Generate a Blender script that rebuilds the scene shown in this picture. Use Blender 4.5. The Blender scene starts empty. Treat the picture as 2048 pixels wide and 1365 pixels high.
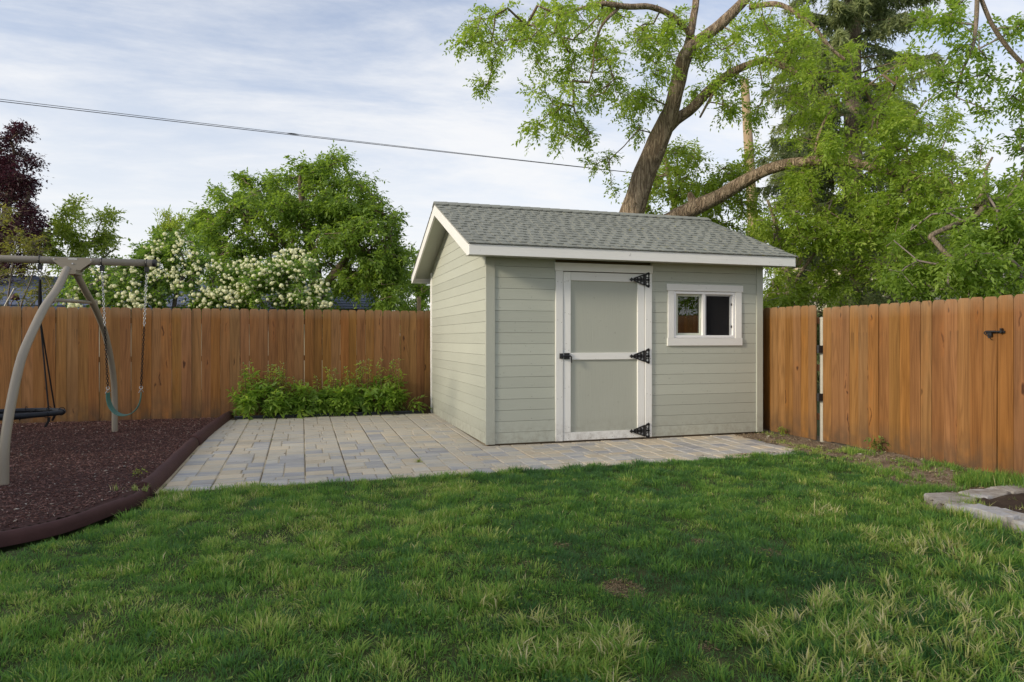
import bpy, math, random
import numpy as np
from mathutils import Vector, noise as mnoise

R = math.radians
random.seed(7)
rng = np.random.default_rng(11)
scene = bpy.context.scene
COL = scene.collection

# ------------------------------------------------------------------ camera
PSI = R(17.2); CAMZ = 1.31; F = 1360.0; PX0 = 1024.0; PY0 = 678.0
SP, CP = math.sin(PSI), math.cos(PSI)
cd = bpy.data.cameras.new("camera"); cam = bpy.data.objects.new("camera", cd); COL.objects.link(cam)
cam.location = (0, 0, CAMZ); cam.rotation_euler = (R(90), 0, -PSI)
cd.sensor_width = 36; cd.lens = 36 * F / 2048; cd.shift_y = -4.5 / 2048
cd.clip_start = 0.05; cd.clip_end = 2000
scene.camera = cam

# ------------------------------------------------------------------ light
SUN_EL, SUN_AZ = 20.0, (-0.968, -0.25)          # direction towards the sun
w = bpy.data.worlds.new("World"); scene.world = w; w.use_nodes = True
nt = w.node_tree; nt.nodes.clear()
def wn(t, **k):
    n = nt.nodes.new(t)
    for a, b in k.items(): setattr(n, a, b)
    return n
sky = wn("ShaderNodeTexSky", sky_type='NISHITA', sun_disc=False, sun_elevation=R(SUN_EL),
         sun_rotation=math.atan2(SUN_AZ[0], SUN_AZ[1]), air_density=1.0, dust_density=1.2, ozone_density=1.0)
tc = wn("ShaderNodeTexCoord"); sx = wn("ShaderNodeSeparateXYZ")
nt.links.new(tc.outputs['Generated'], sx.inputs[0])
def wmath(op, a, b=None, c=None):
    n = wn("ShaderNodeMath", operation=op)
    for i, v in enumerate((a, b, c)):
        if v is None: continue
        if isinstance(v, (int, float)): n.inputs[i].default_value = v
        else: nt.links.new(v, n.inputs[i])
    return n.outputs[0]
zc = wmath('MAXIMUM', sx.outputs[2], 0.0); den = wmath('ADD', zc, 0.16)
cx = wn("ShaderNodeCombineXYZ")
nt.links.new(wmath('DIVIDE', sx.outputs[0], den), cx.inputs[0]); nt.links.new(wmath('DIVIDE', sx.outputs[1], den), cx.inputs[1])
mp = wn("ShaderNodeMapping"); mp.inputs['Rotation'].default_value = (0, 0, R(35)); mp.inputs['Scale'].default_value = (0.75, 1.5, 1)
nt.links.new(cx.outputs[0], mp.inputs[0])
n1 = wn("ShaderNodeTexNoise"); n1.inputs['Scale'].default_value = 1.15; n1.inputs['Detail'].default_value = 7; n1.inputs['Roughness'].default_value = .58; n1.inputs['Distortion'].default_value = .6
n2 = wn("ShaderNodeTexNoise"); n2.inputs['Scale'].default_value = 5.5; n2.inputs['Detail'].default_value = 6; n2.inputs['Roughness'].default_value = .65
nt.links.new(mp.outputs[0], n1.inputs[0]); nt.links.new(mp.outputs[0], n2.inputs[0])
cl = wmath('ADD', wmath('MULTIPLY', n1.outputs[0], 1.0), wmath('MULTIPLY', n2.outputs[0], 0.30))
mr = wn("ShaderNodeMapRange", interpolation_type='SMOOTHSTEP'); nt.links.new(cl, mr.inputs[0])
mr.inputs[1].default_value = 0.46; mr.inputs[2].default_value = 0.86; mr.inputs[3].default_value = .22; mr.inputs[4].default_value = .92
hz = wn("ShaderNodeMapRange", interpolation_type='SMOOTHSTEP'); nt.links.new(zc, hz.inputs[0])
hz.inputs[1].default_value = 0.02; hz.inputs[2].default_value = 0.48; hz.inputs[3].default_value = .92; hz.inputs[4].default_value = 0.0
cov = wmath('SUBTRACT', 1.0, wmath('MULTIPLY', wmath('SUBTRACT', 1.0, mr.outputs[0]), wmath('SUBTRACT', 1.0, hz.outputs[0])))
mx = wn("ShaderNodeMix", data_type='RGBA'); nt.links.new(cov, mx.inputs[0])
skg = wn("ShaderNodeMix", data_type='RGBA', blend_type='MULTIPLY'); skg.inputs[0].default_value = 1
nt.links.new(sky.outputs[0], skg.inputs[6]); skg.inputs[7].default_value = (1.22, 1.30, 1.50, 1)
nt.links.new(skg.outputs[2], mx.inputs[6]); mx.inputs[7].default_value = (7.0, 7.05, 7.15, 1)
bg = wn("ShaderNodeBackground"); bg.inputs[1].default_value = 0.1; nt.links.new(mx.outputs[2], bg.inputs[0])
wo = wn("ShaderNodeOutputWorld"); nt.links.new(bg.outputs[0], wo.inputs[0])

sd = bpy.data.lights.new("sun", 'SUN'); sd.energy = 2.4; sd.angle = R(8); sd.color = (1, .88, .70)
so = bpy.data.objects.new("sun", sd); COL.objects.link(so)
sv = Vector((SUN_AZ[0] * math.cos(R(SUN_EL)), SUN_AZ[1] * math.cos(R(SUN_EL)), math.sin(R(SUN_EL))))
so.rotation_euler = sv.to_track_quat('Z', 'Y').to_euler(); so.location = (-20, -8, 15)
scene.view_settings.view_transform = 'Standard'; scene.view_settings.look = 'None'
scene.view_settings.exposure = 0.46; scene.view_settings.gamma = 1
scene.render.engine = 'CYCLES'; scene.cycles.use_denoising = True; scene.cycles.max_bounces = 6
scene.cycles.transparent_max_bounces = 8; scene.cycles.caustics_reflective = False; scene.cycles.caustics_refractive = False

# ------------------------------------------------------------------ helpers: measured pixel -> place
def ray(px, py):
    u = (px - PX0) / F
    return np.array([SP + u * CP, CP - u * SP, -(py - PY0) / F])
CAMP = np.array([0, 0, CAMZ])
def onD(px, py, d): return CAMP + ray(px, py) * d
def onZ(px, py, z=0.0): r = ray(px, py); return CAMP + r * ((z - CAMZ) / r[2])
def onY(px, py, Y): r = ray(px, py); return CAMP + r * (Y / r[1])
def onX(px, py, X): r = ray(px, py); return CAMP + r * (X / r[0])

# ------------------------------------------------------------------ helpers: objects
def tag(o, label=None, cat=None, group=None, kind=None):
    if label: o['label'] = label
    if cat: o['category'] = cat
    if group: o['group'] = group
    if kind: o['kind'] = kind
    return o
def thing(name, label, cat, loc=(0, 0, 0), group=None):
    o = bpy.data.objects.new(name, None); COL.objects.link(o); o.location = [float(v) for v in loc]; o.empty_display_size = .2
    return tag(o, label, cat, group)
def wloc(o):
    v = np.zeros(3)
    while o is not None: v = v + np.array(o.location); o = o.parent
    return v
def link(name, me, parent=None, loc=None):
    o = bpy.data.objects.new(name, me); COL.objects.link(o)
    if parent is not None: o.parent = parent
    if loc is not None:
        o.location = [float(v) for v in (np.array(loc) - (wloc(parent) if parent is not None else 0))]
    return o
def mesh_np(name, V, faces, mat, attrs=None, smooth=False):
    """V (n,3); faces: list of (m,3)/(m,4) int arrays"""
    me = bpy.data.meshes.new(name)
    V = np.asarray(V, np.float32); me.vertices.add(len(V)); me.vertices.foreach_set('co', V.ravel())
    faces = [np.asarray(f, np.int32) for f in faces if len(f)]
    idx = np.concatenate([f.ravel() for f in faces]); tot = np.concatenate([np.full(len(f), f.shape[1], np.int32) for f in faces])
    st = np.concatenate([[0], np.cumsum(tot)[:-1]]).astype(np.int32)
    me.loops.add(len(idx)); me.loops.foreach_set('vertex_index', idx)
    me.polygons.add(len(tot)); me.polygons.foreach_set('loop_start', st); me.polygons.foreach_set('loop_total', tot)
    if smooth: me.polygons.foreach_set('use_smooth', np.ones(len(tot), bool))
    for k, a in (attrs or {}).items():
        at = me.attributes.new(k, 'FLOAT', 'POINT'); at.data.foreach_set('value', np.asarray(a, np.float32))
    me.update(calc_edges=True)
    if mat: me.materials.append(mat)
    return me
class MB:
    def __init__(s): s.v = []; s.f = []
    def add(s, V, Fs):
        b = len(s.v); s.v += [tuple(float(c) for c in p) for p in V]; s.f += [tuple(i + b for i in f) for f in Fs]; return s
    def box(s, x0, x1, y0, y1, z0, z1):
        return s.add([(x0,y0,z0),(x1,y0,z0),(x1,y1,z0),(x0,y1,z0),(x0,y0,z1),(x1,y0,z1),(x1,y1,z1),(x0,y1,z1)],
                     [(0,3,2,1),(4,5,6,7),(0,1,5,4),(1,2,6,5),(2,3,7,6),(3,0,4,7)])
    def cbox(s, x0, x1, y0, y1, z0, z1, c=.004, face='z'):
        """box with its outer face (+z or -y or -x) chamfered by c"""
        if face == 'z':
            P = [(x0,y0,z0),(x1,y0,z0),(x1,y1,z0),(x0,y1,z0),(x0,y0,z1-c),(x1,y0,z1-c),(x1,y1,z1-c),(x0,y1,z1-c),(x0+c,y0+c,z1),(x1-c,y0+c,z1),(x1-c,y1-c,z1),(x0+c,y1-c,z1)]
        elif face == '-y':
            P = [(x0,y1,z1),(x1,y1,z1),(x1,y1,z0),(x0,y1,z0),(x0,y0+c,z1),(x1,y0+c,z1),(x1,y0+c,z0),(x0,y0+c,z0),(x0+c,y0,z1-c),(x1-c,y0,z1-c),(x1-c,y0,z0+c),(x0+c,y0,z0+c)]
        else:
            P = [(x1,y0,z0),(x1,y0,z1),(x1,y1,z1),(x1,y1,z0),(x0+c,y0,z0),(x0+c,y0,z1),(x0+c,y1,z1),(x0+c,y1,z0),(x0,y0+c,z0+c),(x0,y0+c,z1-c),(x0,y1-c,z1-c),(x0,y1-c,z0+c)]
        Fs = [(0,3,2,1),(8,9,10,11)]
        for a in (0, 4):
            for i in range(4):
                j = (i + 1) % 4; Fs.append((a+i, a+j, a+4+j, a+4+i))
        return s.add(P, Fs)
    def prism(s, poly, ax, a0, a1):
        """poly: 2D points; ax: 'x' (poly in y,z), 'y' (x,z), 'z' (x,y)"""
        def p(q, a): return {'x': (a, q[0], q[1]), 'y': (q[0], a, q[1]), 'z': (q[0], q[1], a)}[ax]
        n = len(poly)
        return s.add([p(q, a0) for q in poly] + [p(q, a1) for q in poly],
                     [tuple(range(n))[::-1], tuple(range(n, 2*n))] + [(i, (i+1) % n, n + (i+1) % n, n + i) for i in range(n)])
    def tube(s, pts, rad, sides=8, cap=True, flat=None):
        P = np.array(pts, float); n = len(P); rad = np.full(n, rad) if np.isscalar(rad) else np.array(rad, float)
        T = np.gradient(P, axis=0); T /= np.linalg.norm(T, axis=1)[:, None] + 1e-9
        u = np.cross(T[0], (0, 0, 1)); u = np.cross(T[0], (0, 1, 0)) if np.linalg.norm(u) < .1 else u; u /= np.linalg.norm(u)
        V = []
        for i in range(n):
            u = u - T[i] * u.dot(T[i]); u /= np.linalg.norm(u) + 1e-9; v = np.cross(T[i], u)
            for k in range(sides):
                a = 2 * math.pi * k / sides; V.append(P[i] + rad[i] * (math.cos(a) * u + math.sin(a) * v))
        Fs = [(i*sides+k, i*sides+(k+1) % sides, (i+1)*sides+(k+1) % sides, (i+1)*sides+k) for i in range(n-1) for k in range(sides)]
        if cap: Fs += [tuple(range(sides))[::-1], tuple((n-1)*sides+k for k in range(sides))]
        return s.add(V, Fs)
    def torus(s, c, r, rr, nrm=(0, 0, 1), n=16, m=6, sx=1.0):
        nrm = Vector(nrm).normalized(); a = nrm.orthogonal().normalized(); b = nrm.cross(a)
        pts = [np.array(c) + r * (math.cos(t) * sx * np.array(a) + math.sin(t) * np.array(b)) for t in np.linspace(0, 2*math.pi, n, endpoint=False)]
        V = []
        for p in pts:
            o = p - np.array(c); o = o / np.linalg.norm(o)
            for k in range(m):
                q = 2*math.pi*k/m; V.append(p + rr * (math.cos(q) * o + math.sin(q) * np.array(nrm)))
        return s.add(V, [(i*m+k, ((i+1) % n)*m+k, ((i+1) % n)*m+(k+1) % m, i*m+(k+1) % m) for i in range(n) for k in range(m)])
    def build(s, name, mat, parent=None, smooth=False, origin=None, bevel=None):
        org = np.array(origin) if origin is not None else (wloc(parent) if parent is not None else np.zeros(3))
        me = bpy.data.meshes.new(name); me.from_pydata([tuple(float(c) for c in (np.array(p) - org)) for p in s.v], [], s.f)
        me.materials.append(mat)
        if smooth: me.polygons.foreach_set('use_smooth', np.ones(len(me.polygons), bool))
        me.update()
        o = link(name, me, parent, loc=org)
        if bevel:
            m = o.modifiers.new("bevel", 'BEVEL'); m.width = bevel; m.segments = 2; m.limit_method = 'ANGLE'
        return o
def crom(P, k=6):
    P = np.array(P, float); Q = np.vstack([2*P[0]-P[1], P, 2*P[-1]-P[-2]]); out = []
    for i in range(1, len(Q)-2):
        for t in np.linspace(0, 1, k, endpoint=False):
            p0, p1, p2, p3 = Q[i-1:i+3]
            out.append(.5*((2*p1)+(-p0+p2)*t+(2*p0-5*p1+4*p2-p3)*t*t+(-p0+3*p1-3*p2+p3)*t**3))
    out.append(Q[-2]); return np.array(out)
class VN:
    """value noise in numpy"""
    def __init__(s, seed): s.g = np.random.default_rng(seed).random((64, 64))
    def __call__(s, x, y, f=1.0):
        x = np.asarray(x, float) * f; y = np.asarray(y, float) * f
        xi = np.floor(x).astype(int); yi = np.floor(y).astype(int); fx = x - xi; fy = y - yi
        fx = fx*fx*(3-2*fx); fy = fy*fy*(3-2*fy); g = s.g; a, b, c, d = g[xi % 64, yi % 64], g[(xi+1) % 64, yi % 64], g[xi % 64, (yi+1) % 64], g[(xi+1) % 64, (yi+1) % 64]
        return (a*(1-fx)+b*fx)*(1-fy)+(c*(1-fx)+d*fx)*fy
def inpoly(x, y, poly):
    x = np.asarray(x); y = np.asarray(y); r = np.zeros(x.shape, bool); n = len(poly)
    for i in range(n):
        x0, y0 = poly[i]; x1, y1 = poly[(i+1) % n]
        c = ((y0 > y) != (y1 > y)) & (x < (x1-x0)*(y-y0)/((y1-y0) or 1e-9)+x0); r ^= c
    return r

# ------------------------------------------------------------------ materials
class NB:
    def __init__(s, name, rough=.6, spec=.4):
        s.m = bpy.data.materials.new(name); s.m.use_nodes = True; s.t = s.m.node_tree; s.b = s.t.nodes['Principled BSDF']
        s.b.inputs['Roughness'].default_value = rough; s.b.inputs['Specular IOR Level'].default_value = spec
        s.out = s.t.nodes['Material Output']
    def n(s, t, ins=None, **k):
        n = s.t.nodes.new(t)
        for a, b in k.items(): setattr(n, a, b)
        for a, b in (ins or {}).items(): s.set(n.inputs[a], b)
        return n
    def set(s, sock, v):
        if isinstance(v, bpy.types.NodeSocket): s.t.links.new(v, sock)
        elif isinstance(v, tuple) and len(v) == 3 and sock.type == 'RGBA': sock.default_value = (*v, 1)
        else: sock.default_value = v
    def coord(s, kind='Object'): return s.n('ShaderNodeTexCoord').outputs[kind]
    def rnd(s): return s.n('ShaderNodeObjectInfo').outputs['Random']
    def attr(s, name): return s.n('ShaderNodeAttribute', attribute_name=name).outputs['Fac']
    def map(s, v, scale=(1, 1, 1), loc=None, rot=None):
        n = s.n('ShaderNodeMapping', {'Vector': v, 'Scale': scale})
        if loc is not None: s.set(n.inputs['Location'], loc)
        if rot is not None: n.inputs['Rotation'].default_value = rot
        return n.outputs[0]
    def noise(s, v, scale, det=4, rough=.55, dist=0.0): return s.n('ShaderNodeTexNoise', {'Vector': v, 'Scale': scale, 'Detail': det, 'Roughness': rough, 'Distortion': dist}).outputs['Fac']
    def math(s, op, a, b=0.0, c=0.0): return s.n('ShaderNodeMath', {0: a, 1: b, 2: c}, operation=op).outputs[0]
    def comb(s, x=0.0, y=0.0, z=0.0): return s.n('ShaderNodeCombineXYZ', {0: x, 1: y, 2: z}).outputs[0]
    def vadd(s, a, b): return s.n('ShaderNodeVectorMath', {0: a, 1: b}, operation='ADD').outputs[0]
    def ramp(s, f, stops, interp='LINEAR'):
        n = s.n('ShaderNodeValToRGB', {0: f}); e = n.color_ramp.elements; n.color_ramp.interpolation = interp
        while len(e) < len(stops): e.new(.5)
        for i, (p, c) in enumerate(stops): e[i].position = p; e[i].color = (*c, 1) if len(c) == 3 else c
        return n.outputs[0]
    def rng(s, f, a, b, c=0.0, d=1.0): return s.n('ShaderNodeMapRange', {0: f, 1: a, 2: b, 3: c, 4: d}).outputs[0]
    def mix(s, f, a, b, mode='MIX'):
        n = s.n('ShaderNodeMix', data_type='RGBA', blend_type=mode); s.set(n.inputs[0], f); s.set(n.inputs[6], a); s.set(n.inputs[7], b); return n.outputs[2]
    def hsv(s, c, h=.5, sa=1.0, v=1.0): return s.n('ShaderNodeHueSaturation', {'Hue': h, 'Saturation': sa, 'Value': v, 'Color': c}).outputs[0]
    def color(s, c): s.set(s.b.inputs['Base Color'], c)
    def bump(s, h, strength=.3, dist=.01): s.set(s.b.inputs['Normal'], s.n('ShaderNodeBump', {'Height': h, 'Strength': strength, 'Distance': dist}).outputs[0])
    def translucent(s, col, f=.4):
        tr = s.n('ShaderNodeBsdfTranslucent', {'Color': col}); mxs = s.n('ShaderNodeMixShader', {0: f})
        s.t.links.new(s.b.outputs[0], mxs.inputs[1]); s.t.links.new(tr.outputs[0], mxs.inputs[2]); s.t.links.new(mxs.outputs[0], s.out.inputs[0])

def M_plain(name, col, rough=.5, var=.12, scale=6, metal=0.0, spec=.4, bump=0.0, bscale=40):
    b = NB(name, rough, spec); c = b.coord(); f = b.noise(c, scale, 4)
    b.color(b.mix(f, tuple(v*(1-var) for v in col), tuple(min(1, v*(1+var)) for v in col))); b.b.inputs['Metallic'].default_value = metal
    if bump: b.bump(b.noise(c, bscale, 4), bump, .005)
    return b.m
def M_paint(name, col, axis, dirt=.25):
    """painted wood board with raised grain along the axis"""
    b = NB(name, .55, .35); g = b.coord()
    v = b.vadd(g, b.comb(b.math('MULTIPLY', b.rnd(), 37.0), b.math('MULTIPLY', b.rnd(), 11.0), b.math('MULTIPLY', b.rnd(), 23.0)))
    sc = {'x': (2.2, 40, 40), 'y': (40, 2.2, 40), 'z': (40, 40, 2.2)}[axis]
    gr = b.noise(b.map(v, sc), 1.0, 5, .6, 1.2); big = b.noise(v, 1.7, 3)
    rv = b.rng(b.rnd(), 0, 1, .93, 1.05)
    c = b.hsv(b.mix(b.math('MULTIPLY', big, .8), tuple(x*.93 for x in col), tuple(x*1.05 for x in col)), v=rv)
    sp = b.rng(b.noise(v, 22, 2), .70, .76); c = b.mix(b.math('MULTIPLY', sp, dirt), c, (.10, .085, .06))
    pz_ = b.n('ShaderNodeSeparateXYZ', {0: b.n('ShaderNodeNewGeometry').outputs['Position']}).outputs[2]
    spl = b.math('MULTIPLY', b.rng(pz_, .34, .02), b.rng(b.noise(v, 14, 5, .7), .42, .70)); c = b.mix(b.math('MULTIPLY', spl, .55), c, (.20, .165, .115))
    b.color(c); b.bump(gr, .35, .006); return b.m
SIDING = (.452, .470, .400)
m_side_x = M_paint('siding_paint', SIDING, 'x'); m_side_y = M_paint('siding_paint_side', SIDING, 'y'); m_side_z = M_paint('panel_paint', (.44, .452, .385), 'z')
WHITE = (.80, .795, .76)
m_tr_x = M_paint('trim_paint_x', WHITE, 'x', .3); m_tr_z = M_paint('trim_paint_z', WHITE, 'z', .3); m_tr_y = M_paint('trim_paint_y', WHITE, 'y', .3)
m_vinyl = M_plain('white_vinyl', (.82, .82, .82), .35, .03)
m_blackm = M_plain('black_iron', (.012, .012, .014), .45, .3, 30, 0, .5, .4, 60)
m_galv = M_plain('galvanized_steel', (.55, .56, .57), .35, .15, 20, .9)
m_galv_post = M_plain('weathered_galvanized_post', (.42, .40, .34), .55, .2, 9, .3)
m_taupe = M_plain('taupe_powder_coat', (.27, .235, .185), .42, .06, 5, 0, .45)
m_belt = M_plain('green_rubber', (.035, .14, .12), .45, .2, 15)
m_navy = M_plain('black_vinyl_foam', (.013, .016, .023), .6, .3, 20, 0, .3)
m_rope = M_plain('black_rope', (.012, .012, .014), .8, .3, 80, 0, .2, .6, 300)
m_blkplastic = M_plain('black_plastic_edging', (.03, .034, .042), .55, .3, 12)
m_tag = M_plain('pale_tag', (.5, .5, .48), .4, .05)
m_sand = None

def M_wood():
    b = NB('cedar_stain', .62, .25); g = b.coord(); r = b.rnd()
    v = b.vadd(g, b.comb(b.math('MULTIPLY', r, 71.0), b.math('MULTIPLY', r, 31.0), b.math('MULTIPLY', r, 53.0)))
    low = b.noise(b.map(v, (9, 9, 1.1)), 1.0, 4, .6, .8)
    fld = b.noise(b.map(v, (6.5, 6.5, .55)), 1.0, 2, .4, .35)
    ring = b.math('PINGPONG', b.math('MULTIPLY', fld, 26.0), 1.0)
    fine = b.noise(b.map(v, (150, 150, 3.2)), 1.0, 4, .7)
    streak = b.noise(b.map(v, (34, 34, .8)), 1.0, 4, .65)
    base = b.ramp(low, [(.25, (.152, .066, .022)), (.5, (.220, .099, .034)), (.75, (.290, .140, .053))])
    c = b.mix(b.math('MULTIPLY', b.rng(ring, .35, 1), .38), base, (.075, .027, .007))
    c = b.mix(b.rng(streak, .52, .72, 0, .28), c, (.10, .040, .012)); c = b.mix(b.rng(fine, .45, .75, 0, .38), c, (.34, .165, .055))
    vo = b.n('ShaderNodeTexVoronoi', {'Vector': b.vadd(b.map(v, (8.5, 0.0, 2.6)), b.comb(b.noise(v, 9, 2), 0.0, b.noise(v, 7, 2))), 'Scale': 1.0}).outputs['Distance']
    kn = b.rng(vo, .05, .13, 1, 0); halo = b.rng(vo, .12, .36, 1, 0)
    c = b.mix(b.math('MULTIPLY', halo, .35), c, (.30, .118, .034)); c = b.mix(b.math('MULTIPLY', kn, .85), c, (.035, .012, .005))
    r2 = b.math('FRACT', b.math('MULTIPLY', r, 7.3)); r3 = b.math('FRACT', b.math('MULTIPLY', r, 17.7))
    c = b.hsv(c, b.rng(r2, 0, 1, .497, .510), b.rng(r3, 0, 1, .95, 1.07), b.rng(r, 0, 1, .92, 1.17))
    z = b.n('ShaderNodeSeparateXYZ', {0: g}).outputs[2]
    weather = b.math('MULTIPLY', b.rng(z, .90, 1.0), b.noise(v, 8, 4)); c = b.mix(b.math('MULTIPLY', weather, .8), c, (.33, .235, .145))
    mud = b.math('MULTIPLY', b.rng(z, .22, .0), b.rng(b.noise(b.map(v, (7, 7, 9)), 1.0, 4), .3, .62)); c = b.mix(b.math('MULTIPLY', mud, .85), c, (.075, .052, .034))
    drip = b.math('MULTIPLY', b.rng(z, .60, .80), b.rng(z, .815, .805)); drip = b.math('MULTIPLY', drip, b.rng(b.noise(b.map(v, (55, 55, 1.2)), 1.0, 2), .60, .68)); c = b.mix(b.math('MULTIPLY', drip, .5), c, (.05, .028, .014))
    b.color(c); b.bump(b.math('ADD', fine, b.math('MULTIPLY', ring, .4)), .4, .003); return b.m
m_wood = M_wood()
m_wood_dark = M_plain('rough_cedar_rail', (.15, .065, .025), .8, .25, 5)

def M_paver():
    b = NB('concrete_paver', .8, .2); g = b.coord(); r = b.rnd(); r2 = b.math('FRACT', b.math('MULTIPLY', r, 13.7)); r3 = b.math('FRACT', b.math('MULTIPLY', r, 47.1))
    v = b.vadd(g, b.comb(b.math('MULTIPLY', r, 91.0), b.math('MULTIPLY', r, 17.0), 0.0))
    st = b.noise(b.map(v, (1.6, 10, 4)), 1.0, 4, .6, .6)
    f = b.math('ADD', st, b.rng(r2, 0, 1, -.32, .30))
    tan = b.mix(r3, (.50, .43, .315), (.50, .385, .25)); cr = (.56, .515, .42)
    c = b.ramp(f, [(.18, (.33, .335, .36)), (.34, (.43, .42, .405)), (.48, (.54, .50, .41)), (.72, (.60, .495, .34))])
    c = b.mix(b.math('MULTIPLY', r3, .30), c, cr); c = b.hsv(c, .5, .9, b.rng(r, 0, 1, .9, 1.07))
    gr = b.noise(g, 160, 3, .7); c = b.mix(b.rng(gr, .3, .7, 0, .25), c, (.24, .22, .19))
    sp = b.rng(b.noise(b.n('ShaderNodeNewGeometry').outputs['Position'], 2.3, 5, .7), .52, .72); c = b.mix(b.math('MULTIPLY', sp, .35), c, (.25, .22, .17))
    b.color(c); b.bump(b.math('ADD', gr, b.noise(g, 35, 3)), .45, .004); return b.m
m_paver = M_paver()
def M_ground(name, stops, scale=4.0, det=8, bump=.6, bd=.02, rough=.9, sc2=90, spec=.2):
    b = NB(name, rough, spec); p = b.n('ShaderNodeNewGeometry').outputs['Position']
    f = b.math('ADD', b.math('MULTIPLY', b.noise(p, scale, det, .62), .65), b.math('MULTIPLY', b.noise(p, sc2, 4, .7), .35))
    b.color(b.ramp(f, stops)); b.bump(f, bump, bd); return b.m
m_soil = M_ground('bare_soil', [(.3, (.045, .032, .022)), (.5, (.105, .078, .052)), (.68, (.19, .15, .105))])
m_dirt = M_ground('dry_trodden_dirt', [(.28, (.09, .066, .045)), (.5, (.20, .152, .105)), (.7, (.31, .25, .18))])
m_bedsoil = M_ground('dark_garden_soil', [(.3, (.018, .013, .010)), (.52, (.05, .035, .026)), (.72, (.12, .09, .065))])
m_lawnbase = M_ground('lawn_thatch', [(.3, (.02, .026, .009)), (.5, (.045, .06, .018)), (.7, (.10, .095, .04))])
m_field = M_ground('far_ground', [(.3, (.04, .06, .02)), (.5, (.07, .09, .03)), (.7, (.13, .12, .06))], .6)
m_mulchbase = M_ground('mulch_bed_base', [(.3, (.018, .008, .007)), (.5, (.05, .022, .019)), (.7, (.10, .048, .042))], 30, 5)
m_sandj = M_ground('joint_sand', [(.3, (.16, .125, .08)), (.46, (.40, .33, .22)), (.62, (.66, .57, .41))], 1.6, 6, .3, .005, sc2=60)
def M_chip():
    b = NB('rubber_mulch_chip', .6, .4); t = b.attr('tint')
    b.color(b.ramp(t, [(0, (.05, .02, .017)), (.45, (.135, .056, .046)), (.80, (.23, .11, .092)), (.955, (.32, .19, .16)), (.975, (.36, .30, .25)), (1, (.52, .48, .43))])); return b.m
m_chip = M_chip()
m_rubber = M_plain('brown_rubber_edging', (.068, .030, .028), .78, .3, 9, 0, .3, .7, 220)
def M_stone():
    b = NB('flagstone', .8, .25); g = b.coord(); r = b.rnd(); f = b.noise(b.vadd(g, b.comb(b.math('MULTIPLY', r, 50.0), 0.0, 0.0)), 9, 6, .65)
    c = b.ramp(b.math('ADD', f, b.rng(r, 0, 1, -.14, .14)), [(.3, (.22, .195, .165)), (.5, (.36, .335, .30)), (.62, (.40, .40, .41)), (.78, (.47, .40, .31))])
    b.color(c); b.bump(b.noise(g, 45, 5, .7), .6, .01); return b.m
m_stone = M_stone()
def M_shingle():
    b = NB('asphalt_shingle', .92, .15); r = b.rnd(); p = b.n('ShaderNodeNewGeometry').outputs['Position']
    gr = b.noise(p, 260, 2, .8); c = b.mix(gr, (.165, .173, .152), (.305, .315, .282))
    big = b.noise(p, 1.4, 4); c = b.hsv(c, .5, 1.0, b.math('MULTIPLY', b.rng(r, 0, 1, .95, 1.04), b.rng(big, .3, .7, .9, 1.08)))
    px = b.n('ShaderNodeSeparateXYZ', {0: p}).outputs[0]
    li = b.math('MULTIPLY', b.rng(b.noise(p, 11, 4, .6), .645, .70), b.rng(px, 3.2, 4.4)); c = b.mix(b.math('MULTIPLY', li, .75), c, (.30, .27, .05))
    b.color(c); b.bump(gr, .5, .003); return b.m
m_shingle = M_shingle()
m_drip = M_plain('black_roof_edge', (.018, .018, .02), .6, .2)

def M_leaf(name, dark, mid, light, trans=.45, rough=.5):
    b = NB(name, rough, .35); t = b.attr('tint'); c = b.ramp(t, [(0, dark), (.5, mid), (1, light)])
    b.color(c); b.translucent(b.hsv(c, .49, 1.1, 1.7), trans); return b.m
m_lf_walnut = M_leaf('leaf_spring_green', (.17, .26, .045), (.26, .37, .062), (.39, .475, .105), .5)
m_lf_left = M_leaf('leaf_mid_green', (.115, .185, .035), (.18, .28, .05), (.27, .38, .075), .5)
m_lf_bright = M_leaf('leaf_bright_green', (.165, .235, .04), (.25, .345, .055), (.36, .44, .085), .5)
m_lf_right = M_leaf('leaf_fresh_green', (.135, .22, .04), (.21, .32, .055), (.315, .42, .085), .5)
m_lf_purple = M_leaf('leaf_purple', (.022, .010, .014), (.046, .016, .022), (.09, .032, .038), .35)
m_lf_wisp = M_leaf('leaf_yellow_green', (.16, .24, .04), (.25, .33, .06), (.35, .41, .10), .5)
m_lf_olive = M_leaf('leaf_olive', (.10, .12, .03), (.17, .18, .04), (.26, .25, .06))
m_lf_vib = M_leaf('leaf_viburnum', (.08, .155, .035), (.15, .25, .05), (.24, .34, .07), .5)
m_lf_peony = M_leaf('leaf_peony', (.15, .25, .05), (.23, .36, .07), (.38, .50, .10), .55, .42)
m_lf_spruce = M_leaf('needle_spruce', (.11, .15, .075), (.20, .245, .115), (.33, .37, .16), .45, .6)
m_petal = M_leaf('petal_cream', (.56, .60, .36), (.78, .78, .58), (.88, .86, .72), .3, .6)
m_bud = M_plain('green_bud', (.22, .30, .10), .5, .2)
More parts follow.
